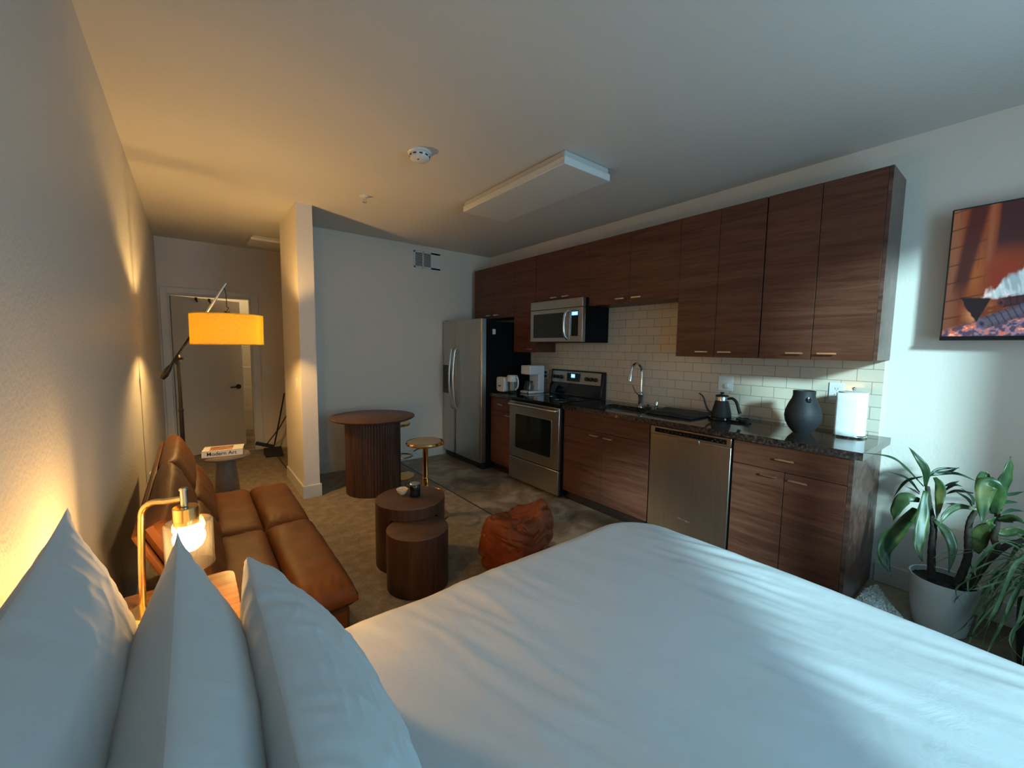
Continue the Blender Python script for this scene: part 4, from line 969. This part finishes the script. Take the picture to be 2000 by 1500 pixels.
# ------------------------------------------------------------------ floor lamp
t = Thing('floor_lamp', 'dark floor lamp with tilting counterweighted arm and yellow drum shade', 'lamp', (-.08, 3.8, .008))
FY = 3.80
b = BM(); lathe(b, [(.14, .0085), (.142, .018), (.13, .03), (.02, .034), (.001, .035)], (-.08, FY, 0), 40); t.part('base', b, M['bronze'])
b = BM(); tube(b, [(-.08, FY, .03), (-.08, FY, .95)], .0145, 14); tube(b, [(-.08, FY, .95), (-.08, FY, 1.30)], .0125, 14); cyl(b, (-.08, FY, .94), .017, .02, 14); t.part('pole', b, M['bronze'])
b = BM(); lathe(b, [(.001, 1.28), (.018, 1.285), (.018, 1.33), (.012, 1.35), (.001, 1.352)], (-.08, FY, 0), 16); tube(b, [(-.08, FY - .02, 1.32), (-.055, FY - .03, 1.325)], .008, 8); lathe(b, [(.001, 0), (.014, .002), (.014, .018), (.001, .02)], (-.055, FY - .03, 1.315), 14); t.part('joint', b, M['bronze'])
E0, E1 = Vector((-.165, FY, 1.20)), Vector((.228, FY, 1.888))
k0 = E0.lerp(E1, .48)
b = BM(); tube(b, [E0, k0], .0085, 12); t.part('arm', b, M['bronze'])
b = BM(); tube(b, [k0, E1], .0075, 12); t.part('arm_extension', b, M['nickel'], label='lighter metal upper arm')
dv_ = (E1 - E0).normalized()
b = BM(); tube(b, [E0 - dv_ * .02, E0 + dv_ * .01, E0 + dv_ * .06, E0 + dv_ * .09], [.016, .024, .018, .010], 16); t.part('counterweight', b, M['bronze'])
SC, SR, SZ0, SZ1 = Vector((.224, FY, 0)), .232, 1.430, 1.652
b = BM(); tube(b, [E1 - dv_ * .03, Vector((.224, FY, 1.80)), Vector((.224, FY, 1.71))], .0028, 8); tube(b, smooth_path([(.224, FY, 1.715), (.235, FY, 1.70), (.224, FY, 1.685)], 4), .004, 8); t.part('hook', b, M['bronze'])
b = BM(); lathe(b, [(SR, SZ0), (SR, SZ1), (SR - .003, SZ1), (SR - .003, SZ0)], (SC.x, SC.y, 0), 72, closed=True); b.transform(Matrix.Translation((SC.x, SC.y, 1.54)) @ Matrix.Rotation(radians(0.5), 4, 'Y') @ Matrix.Translation((-SC.x, -SC.y, -1.54))); sh = t.part('lamp_shade', b, M['shade'], label='yellow linen drum shade glowing')
b = BM()
for z in (SZ0, SZ1): tube(b, [(SC.x + (SR) * cos(a), SC.y + (SR) * sin(a), z) for a in [2 * pi * k / 60 for k in range(61)]], .003, 6)
t.part('shade_rim', b, M['shade'])
b = BM()
for a in (0, 2 * pi / 3, 4 * pi / 3): tube(b, [(SC.x, SC.y, 1.60), (SC.x + (SR - .002) * cos(a), SC.y + (SR - .002) * sin(a), 1.645)], .002, 6)
cyl(b, (SC.x, SC.y, 1.58), .018, .10, 16); t.part('harp', b, M['bronze'])
b = BM(); lathe(b, [(.001, 1.485), (.016, 1.49), (.028, 1.505), (.032, 1.52), (.029, 1.538), (.018, 1.56), (.014, 1.575), (.001, 1.58)], (SC.x, SC.y, 0), 24); t.part('bulb', b, M['bulb2'], label='warm glowing bulb')

# ------------------------------------------------------------------ side table + book
t = Thing('side_table', 'small grey-brown mushroom side table beyond the sofa', 'side table', (.192, 4.24, .008))
b = BM(); lathe(b, [(.001, .455), (.15, .457), (.172, .466), (.178, .480), (.170, .494), (.155, .499), (.001, .500)], (.192, 4.22, 0), 56); t.part('top', b, M['stone'])
b = BM(); lathe(b, [(.105, .0085), (.108, .02), (.085, .25), (.072, .40), (.070, .456)], (.192, 4.22, 0), 48); t.part('pedestal', b, M['stone'])
t = Thing('art_book', 'thick white art book lying on the mushroom side table', 'book', (.18, 4.2, .50), rotz=0)
q = Matrix.Translation((.185, 4.20, .5005)) @ Matrix.Rotation(radians(-8), 4, 'Z')
b = BM(); box(b, -.148, .135, -.095, -.092, 0, .052, q); box(b, -.148, .135, -.095, .10, 0, .003, q); box(b, -.148, .135, -.095, .10, .049, .052, q); cv = t.part('cover', b, M['paper'])
b = BM(); box(b, -.143, .130, -.091, .095, .0035, .0485, q); t.part('pages', b, M['trim'])
b = BM(); box(b, -.10, .06, -.07, .08, .0521, .0527, q); t.part('cover_picture', b, M['print'], parent=cv, label='brown and orange picture on the cover')
b = text_bm('Modern Art', .042, q @ Matrix.Translation((-.012, -.0955, .027)) @ Matrix.Rotation(pi / 2, 4, 'X'), .0004); t.part('title', b, M['ink'], parent=cv)

# ------------------------------------------------------------------ tables
t = Thing('round_table', 'round walnut dining table on a fluted drum base', 'table', (1.375, 3.969, .008))
TX, TY = 1.375, 3.969
b = BM(); lathe(b, [(.37, .724), (.392, .735), (.399, .743), (.399, .748), (.395, .751), (.001, .751)], (TX, TY, 0), 96); t.part('tabletop', b, M['walnut_top'])
b = BM(); n = 60 * 6; poly = []
for k in range(n):
    a = 2 * pi * k / n; rr = .252 + .007 * abs(sin(a * 30)) ** .6; poly.append((TX + rr * cos(a), TY + rr * sin(a)))
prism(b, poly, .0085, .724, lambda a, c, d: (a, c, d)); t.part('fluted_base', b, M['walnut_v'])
DX_, DY_, DR_, DH_ = 1.109, 2.503, .225, .432
sx_, sy_, sr_, sh_ = 1.02, 2.203, .181, .357
t = Thing('drum_table', 'larger walnut drum coffee table with a bowl and black jar on top', 'coffee table', (DX_, DY_, .008))
b = BM(); lathe(b, [(DR_ - .02, .3592), (DR_, .3592), (DR_, DH_ - .004), (DR_ - .02, DH_ - .004)], (DX_, DY_, 0), 96, closed=True)
a0 = math.atan2(sy_ - DY_, sx_ - DX_); half = radians(41); n = 72
arc = [a0 + half + (2 * pi - 2 * half) * k / n for k in range(n + 1)]
poly = [(DX_ + DR_ * cos(a), DY_ + DR_ * sin(a)) for a in arc] + [(DX_ + (DR_ - .02) * cos(a), DY_ + (DR_ - .02) * sin(a)) for a in reversed(arc)]
A = [b.verts.new((p[0], p[1], .0085)) for p in poly]; B = [b.verts.new((p[0], p[1], .3592)) for p in poly]; m_ = len(poly)
for k in range(m_): b.faces.new((A[k], A[(k + 1) % m_], B[(k + 1) % m_], B[k]))
for k in range(n): b.faces.new((A[k], A[m_ - 1 - k], A[m_ - 2 - k], A[k + 1]))
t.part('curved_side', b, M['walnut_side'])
b = BM(); lathe(b, [(.001, DH_ - .02), (DR_ - .02, DH_ - .02), (DR_ - .02, DH_ - .004), (DR_, DH_ - .004), (DR_ - .001, DH_ - .001), (DR_ - .003, DH_), (.001, DH_)], (DX_, DY_, 0), 96); t.part('top', b, M['walnut_top'])
t = Thing('drum_table', 'smaller bare walnut drum table nested in front of the larger one', 'coffee table', (sx_, sy_, .008))
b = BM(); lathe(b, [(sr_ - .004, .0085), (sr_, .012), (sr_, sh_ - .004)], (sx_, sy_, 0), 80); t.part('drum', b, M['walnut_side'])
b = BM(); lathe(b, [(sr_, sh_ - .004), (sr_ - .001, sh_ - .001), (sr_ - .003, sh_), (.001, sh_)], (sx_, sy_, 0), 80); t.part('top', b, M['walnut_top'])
BZ_ = .432
b = BM(); pr = [(.014, .0005), (.018, .003), (.034, .020), (.042, .040), (.039, .0415), (.031, .023), (.015, .008), (.001, .007)]
lathe(b, [(r_, z_ + BZ_) for r_, z_ in pr], (1.085, 2.575, 0), 36); single('small_bowl', b, M['cream'], 'small cream bowl on the larger drum coffee table', 'bowl', (1.085, 2.575, BZ_))
JX, JY = 1.140, 2.50
t = Thing('black_jar', 'shiny black lidded jar with handle on the larger drum coffee table', 'jar', (JX, JY, BZ_))
b = BM(); lathe(b, [(.034, BZ_ + .0005), (.036, BZ_ + .005), (.036, BZ_ + .073), (.032, BZ_ + .08)], (JX, JY, 0), 32); t.part('body', b, M['black_gloss'])
b = BM(); lathe(b, [(.034, BZ_ + .08), (.035, BZ_ + .088), (.032, BZ_ + .091), (.02, BZ_ + .092), (.001, BZ_ + .093)], (JX, JY, 0), 32); t.part('lid', b, M['nickel'], label='metal-rimmed lid')
b = BM(); tube(b, smooth_path([(JX - .018, JY + .028, BZ_ + .078), (JX - .032, JY + .05, BZ_ + .084), (JX - .04, JY + .062, BZ_ + .065), (JX - .022, JY + .032, BZ_ + .045)], 5), .004, 8); t.part('handle', b, M['black_plastic'])
# bar stools
def stool(label, x, y, h):
    t = Thing('bar_stool', label, 'stool', (x, y, .0005), group='gold bar stools')
    b = BM(); lathe(b, [(.001, h - .055), (.05, h - .05), (.13, h - .035), (.152, h - .028), (.158, h - .016), (.153, h - .004), (.142, h), (.11, h - .006), (.001, h - .010)], (0, 0, 0), 64); t.part('seat', b, M['gold'], local=True)
    b = BM(); tube(b, [(0, 0, .03), (0, 0, .34)], .028, 24); tube(b, [(0, 0, .34), (0, 0, h - .05)], .022, 24); t.part('column', b, M['gold'], local=True)
    b = BM(); lathe(b, [(.19, .001), (.192, .008), (.17, .016), (.06, .03), (.035, .045), (.001, .046)], (0, 0, 0), 64); t.part('base', b, M['gold'], local=True)
    b = BM(); tube(b, [(0, 0, .245), (.03, -.1, .25)], .008, 10); tube(b, [(.13 * cos(a) + .02, .10 * sin(a) - .11, .25) for a in [2 * pi * k / 40 for k in range(41)]], .008, 10); t.part('footrest', b, M['gold'], local=True)
    b = BM(); tube(b, smooth_path([(0, 0, h - .06), (-.06, .03, h - .075), (-.10, .05, h - .10)], 4), .005, 8); t.part('lever', b, M['bronze'], local=True)
    return t
s0 = stool('polished gold bar stool standing beside the round table', 1.50, 3.08, .652)
s0.o.rotation_euler = (0, 0, radians(-30))
s1 = stool('second gold bar stool mostly hidden behind the round table', 1.712, 4.235, .60)
s1.o.rotation_euler = (0, 0, radians(-10)); s1.o.location.z = .0085

# ------------------------------------------------------------------ leather pouf
b = BM()
def pouf(u, v):
    a = 2 * pi * u; ph = pi * v
    cx, sx = cos(a), sin(a); e = .45
    px = math.copysign(abs(cx) ** e, cx) * (max(sin(ph), 0) ** .62); py = math.copysign(abs(sx) ** e, sx) * (max(sin(ph), 0) ** .62)
    cz = cos(ph); pz = math.copysign(abs(cz) ** .75, cz)
    x = px * .205; y = py * .185; z = .215 + pz * .20
    # peaked corner to one side, sagging middle
    tt = max(0, pz)
    z += .15 * tt * sst1(.35, 1.1, (px * .85 - py * .6)) + .045 * tt * sst1(.3, 1.0, -px * .8 + py * .2) - .05 * tt * (1 - sst1(0, .8, math.hypot(px, py)))
    q = Vector((x * 7, y * 7, z * 6))
    q2 = Vector((x * 5 + z * 3, y * 5 - z * 4, z * 9 + x * 3)); w = .022 * noise.noise(q * .7) - .020 * max(0, 1 - 7 * abs(noise.noise(q2))) - .010 * max(0, 1 - 8 * abs(noise.noise(q2 * 1.7 + Vector((5, 1, 2)))))
    d = Vector((px, py, pz)); d.normalize() if d.length > 0 else None
    p = Vector((x, y, z)) + d * w
    p.z = max(p.z, .009); return p
grid(b, 120, 70, pouf, closed_u=True); b.transform(Matrix.Translation((1.56, 1.93, 0)) @ Matrix.Rotation(radians(12), 4, 'Z'))
single('leather_pouf', b, M['pouf'], 'slouchy cognac orange leather pouf on the carpet by the bed foot', 'pouf', (1.56, 1.93, .008))

# ------------------------------------------------------------------ dustpan and broom in the hall
t = Thing('lobby_dustpan', 'black upright dustpan on the hall floor near the partition', 'dustpan', (.80, 5.95, 0))
b = BM(); prism(b, [(5.88, .012), (6.10, .012), (6.10, .02), (6.09, .09), (6.06, .10)], .68, .88, lambda a, c, d: (d, a, c)); t.part('pan', b, M['black_matte'], bev=.004)
b = BM(); tube(b, [(.80, 6.05, .13), (.86, 5.95, .50), (.905, 5.85, .82)], .009, 10); t.part('handle', b, M['black_plastic'])
t = Thing('broom', 'dark hand broom leaning beside the dustpan in the hall', 'broom', (.95, 6.1, 0))
b = BM(); tube(b, [(.72, 6.15, .12), (.86, 6.05, .34), (.99, 5.98, .60)], .007, 8); t.part('handle', b, M['black_plastic'])
b = BM(); box(b, -.11, .11, -.02, .02, 0, .045, Matrix.Translation((.70, 6.17, .095)) @ Matrix.Rotation(radians(20), 4, 'Y')); t.part('brush_head', b, M['black_matte'], bev=.01)

# ------------------------------------------------------------------ shaggy rug by the plants
b = BM(); outline = [(3.27, .50), (3.10, .425), (2.90, .30), (2.68, .14), (2.40, -.02), (2.10, -.10), (2.02, .20), (2.12, .50), (2.40, .62), (2.64, .60), (2.66, .54), (2.9, .535), (3.15, .535)]
cen = Vector((2.62, .30, 0)); NR = 150
def rugf(u, v):
    k = u * len(outline); i = int(k) % len(outline); f = k - int(k); p = Vector((*outline[i], 0)).lerp(Vector((*outline[(i + 1) % len(outline)], 0)), f)
    q = cen.lerp(p, v); h = .012 + .016 * (1 - v ** 6)
    nn = Vector((q.x * 95, q.y * 95, 0)); h += .012 * noise.noise(nn) * (1 if v < .99 else .2)
    q.x += .012 * noise.noise(nn * .8 + Vector((3, 3, 3))); q.y = min(q.y + .008 * noise.noise(nn * .8), .538); q.z = max(.002, h if v < .999 else .003); return q
grid(b, 260, 90, rugf, closed_u=True)
single('shaggy_rug', b, M['rug'], 'white shaggy sheepskin rug on the floor at the cabinet end', 'rug', (2.62, .30, 0.0), kind=None)

# ------------------------------------------------------------------ plants
T_ = [([(3.1, 0.326, 0.711), (2.945, 0.382, 0.826), (2.80, 0.423, 0.898), (2.624, 0.50, 0.932)], 0.015), ([(3.1, 0.338, 0.673), (3.15, 0.398, 0.725), (3.2, 0.485, 0.734)], 0.015), ([(3.1, 0.333, 0.764), (3.15, 0.403, 0.706), (3.2, 0.454, 0.59)], 0.015), ([(3.1, 0.311, 0.791), (3.15, 0.248, 0.802), (3.2, 0.21, 0.828)], 0.015), ([(3.1, 0.299, 0.778), (3.15, 0.22, 0.801), (3.2, 0.145, 0.77)], 0.015), ([(3.1, 0.25, 0.732), (3.2, 0.204, 0.754)], 0.015), ([(3.1, 0.146, 0.657), (3.15, 0.167, 0.679), (3.2, 0.222, 0.698)], 0.015), ([(3.1, 0.142, 0.666), (3.15, 0.152, 0.692), (3.2, 0.196, 0.718)], 0.015), ([(3.1, 0.057, 0.74), (3.15, 0.025, 0.746), (3.2, -0.011, 0.758)], 0.015), ([(3.1, 0.054, 0.702), (3.15, 0.032, 0.705), (3.2, 0.003, 0.699)], 0.015), ([(3.1, 0.05, 0.649), (3.15, 0.019, 0.666), (3.2, -0.019, 0.661)], 0.015), ([(3.1, 0.146, 0.725), (3.15, 0.208, 0.709), (3.2, 0.249, 0.669)], 0.015), ([(3.1, 0.14, 0.642), (3.15, 0.202, 0.635), (3.2, 0.245, 0.619)], 0.015), ([(3.1, 0.32, 0.747), (3.15, 0.283, 0.806), (3.2, 0.209, 0.824)], 0.015), ([(3.1, 0.338, 0.664), (3.15, 0.375, 0.669), (3.2, 0.407, 0.667)], 0.015), ([(3.1, 0.248, 0.708), (3.15, 0.221, 0.738), (3.2, 0.191, 0.728)], 0.015)]
W_ = [([(3.02, 0.309, 0.732), (2.998, 0.312, 0.818), (2.986, 0.338, 0.871), (2.984, 0.383, 0.932)], 0.052), ([(3.02, 0.326, 0.651), (3.004, 0.378, 0.652), (2.999, 0.409, 0.579), (3.006, 0.417, 0.509)], 0.095), ([(3.02, 0.341, 0.604), (3.027, 0.388, 0.483), (3.023, 0.437, 0.377), (2.996, 0.442, 0.294), (2.957, 0.398, 0.215)], 0.126), ([(3.02, 0.307, 0.707), (2.984, 0.305, 0.616), (2.938, 0.303, 0.505), (2.915, 0.303, 0.429), (2.882, 0.278, 0.375)], 0.084), ([(3.02, 0.279, 0.789), (3.039, 0.258, 0.742), (3.035, 0.255, 0.662), (3.008, 0.256, 0.569)], 0.063), ([(3.02, 0.265, 0.563), (3.01, 0.22, 0.524), (2.987, 0.189, 0.454), (2.951, 0.19, 0.331)], 0.065), ([(3.02, 0.122, 0.668), (3.001, 0.187, 0.667), (2.977, 0.224, 0.62), (2.947, 0.239, 0.567)], 0.047), ([(3.02, 0.07, 0.662), (2.999, 0.074, 0.764), (2.975, 0.1, 0.811), (2.965, 0.106, 0.724), (2.952, 0.101, 0.615)], 0.115), ([(3.02, 0.054, 0.682), (3.014, 0.054, 0.804), (3.014, 0.044, 0.882), (3.019, 0.04, 0.952)], 0.079), ([(3.02, 0.077, 0.667), (3.023, 0.124, 0.76), (3.027, 0.116, 0.85), (3.033, 0.089, 0.81)], 0.052), ([(3.02, 0.069, 0.616), (3.037, 0.1, 0.561), (3.051, 0.109, 0.474), (3.062, 0.104, 0.433)], 0.095), ([(3.02, 0.056, 0.636), (3.0, 0.015, 0.663), (2.94, -0.026, 0.667)], 0.063), ([(3.02, 0.066, 0.579), (3.037, 0.028, 0.58), (3.05, -0.007, 0.601), (3.059, -0.04, 0.585)], 0.063), ([(3.02, 0.28, 0.641), (3.036, 0.3, 0.58), (3.034, 0.343, 0.532), (3.017, 0.366, 0.545)], 0.052), ([(3.02, 0.061, 0.649), (3.007, 0.087, 0.613), (2.951, 0.06, 0.6)], 0.037)]
C_l = [([(3.02, 0.254, 0.25), (3.025, 0.264, 0.411), (3.03, 0.266, 0.527), (3.03, 0.288, 0.627), (3.03, 0.304, 0.731)], 0.034), ([(3.02, 0.163, 0.25), (3.025, 0.138, 0.406), (3.03, 0.145, 0.523), (3.03, 0.143, 0.603), (3.03, 0.123, 0.673)], 0.034), ([(3.02, 0.125, 0.25), (3.027, 0.078, 0.408), (3.03, 0.023, 0.516), (3.03, -0.028, 0.566)], 0.034), ([(3.03, 0.04, 0.49), (3.027, 0.061, 0.54), (3.03, 0.057, 0.602), (3.03, 0.061, 0.701)], 0.03)]
def leaf(pts, w, nrm, fold=.25, twist=0, base=.35):
    b = BM(); P = smooth_path(pts, 7); n = len(P); rows = []
    for i, p in enumerate(P):
        t_ = (P[min(i + 1, n - 1)] - P[max(i - 1, 0)]).normalized(); s = i / (n - 1)
        nn = Vector(nrm); nn = (nn - t_ * nn.dot(t_)); nn = nn.normalized() if nn.length > 1e-4 else Vector((0, 0, 1))
        nn = Matrix.Rotation(twist * s, 3, t_) @ nn; sd = t_.cross(nn)
        ww = w / 2 * (base + (1 - base) * min(1, s / .35)) * max(.02, (1 - max(0, (s - .45) / .55) ** 1.8))
        rip = .06 * w * sin(s * 19 + w * 100)
        rows.append([b.verts.new(p + sd * ww + nn * (fold * ww + rip)), b.verts.new(p + sd * ww * .5 + nn * fold * ww * .35), b.verts.new(p), b.verts.new(p - sd * ww * .5 + nn * fold * ww * .35), b.verts.new(p - sd * ww + nn * (fold * ww - rip))])
    for A, B in zip(rows, rows[1:]):
        for k in range(4): b.faces.new((A[k], A[k + 1], B[k + 1], B[k]))
    return b
PC = (3.03, .211)
t = Thing('dracaena_plant', 'leafy dracaena with broad drooping leaves in a white pot', 'potted plant', (PC[0], PC[1], 0))
b = BM(); lathe(b, [(.092, .001), (.100, .006), (.116, .10), (.126, .20), (.131, .268), (.130, .272), (.124, .270), (.118, .20), (.108, .1), (.09, .02), (.001, .02)], (*PC, 0), 64); t.part('pot', b, M['pot'], label='white ceramic pot')
b = BM(); grid(b, 48, 14, lambda u, v: Vector((PC[0] + .1235 * v * cos(2 * pi * u), PC[1] + .1235 * v * sin(2 * pi * u), .245 + .008 * noise.noise(Vector((v * 8 * cos(2 * pi * u), v * 8 * sin(2 * pi * u), 0))))), closed_u=True); t.part('soil', b, M['soil'])
for pts, w in C_l:
    P = smooth_path(pts, 6); b = BM(); tube(b, P, [w * .42 * (1 + .10 * (k % 2)) * (1.15 - .5 * k / len(P)) for k in range(len(P))], 12); t.part('cane', b, M['bark'])
for i, (pts, w) in enumerate(W_):
    b = leaf(pts, w * .66, (-.9, -.25 + .3 * sin(i * 2.1), .15), .12, .5 * sin(i * 1.7)); o = t.part('leaf', b, M['leaf']); m_ = o.modifiers.new('t', 'SOLIDIFY'); m_.thickness = .0012
for i, (pts, w) in enumerate(T_):
    b = leaf(pts, w, (-.8, -.3, .5), .3, .4 * sin(i)); o = t.part('narrow_leaf', b, M['leaf_thin'], label='narrow dark leaf'); m_ = o.modifiers.new('t', 'SOLIDIFY'); m_.thickness = .001
# spider plant
SC_ = Vector((2.98, -.13, .40))
t = Thing('spider_plant', 'bushy spider plant with thin arching striped leaves at the right edge', 'potted plant', (SC_.x, SC_.y, 0))
b = BM(); lathe(b, [(.075, .001), (.08, .005), (.095, .16), (.10, .30), (.094, .30), (.088, .16), (.07, .02), (.001, .02)], (SC_.x, SC_.y, 0), 40); t.part('pot', b, M['black_matte'], label='dark pot')
b = BM(); lathe(b, [(.092, .285), (.001, .29)], (SC_.x, SC_.y, 0), 30); t.part('soil', b, M['soil'])
for i in range(96):
    a = rnd.uniform(0, 2 * pi) if i % 3 else rnd.uniform(radians(70), radians(215)); L_ = rnd.uniform(.16, .34); hi = rnd.uniform(.02, .24); dr_ = rnd.uniform(.02, .40)
    o_ = SC_ + Vector((cos(a), sin(a), 0)) * .02 + Vector((0, 0, -.10)); d_ = Vector((cos(a), sin(a), 0))
    pts = [o_, o_ + d_ * L_ * .25 + Vector((0, 0, hi * .7 + .06)), o_ + d_ * L_ * .65 + Vector((0, 0, hi + .03)), o_ + d_ * L_ + Vector((rnd.uniform(-.03, .03), rnd.uniform(-.03, .03), hi - dr_ * .6)), o_ + d_ * L_ * 1.08 + Vector((rnd.uniform(-.05, .05), rnd.uniform(-.05, .05), hi - dr_))]
    pts = [Vector((min(p.x, XR - .02), p.y, max(p.z, .02))) for p in pts]
    b = leaf(pts, rnd.uniform(.008, .015), (cos(a) * -.3, sin(a) * -.3, 1), .35, rnd.uniform(-.8, .8), .7); o = t.part('leaf', b, M['spider'])
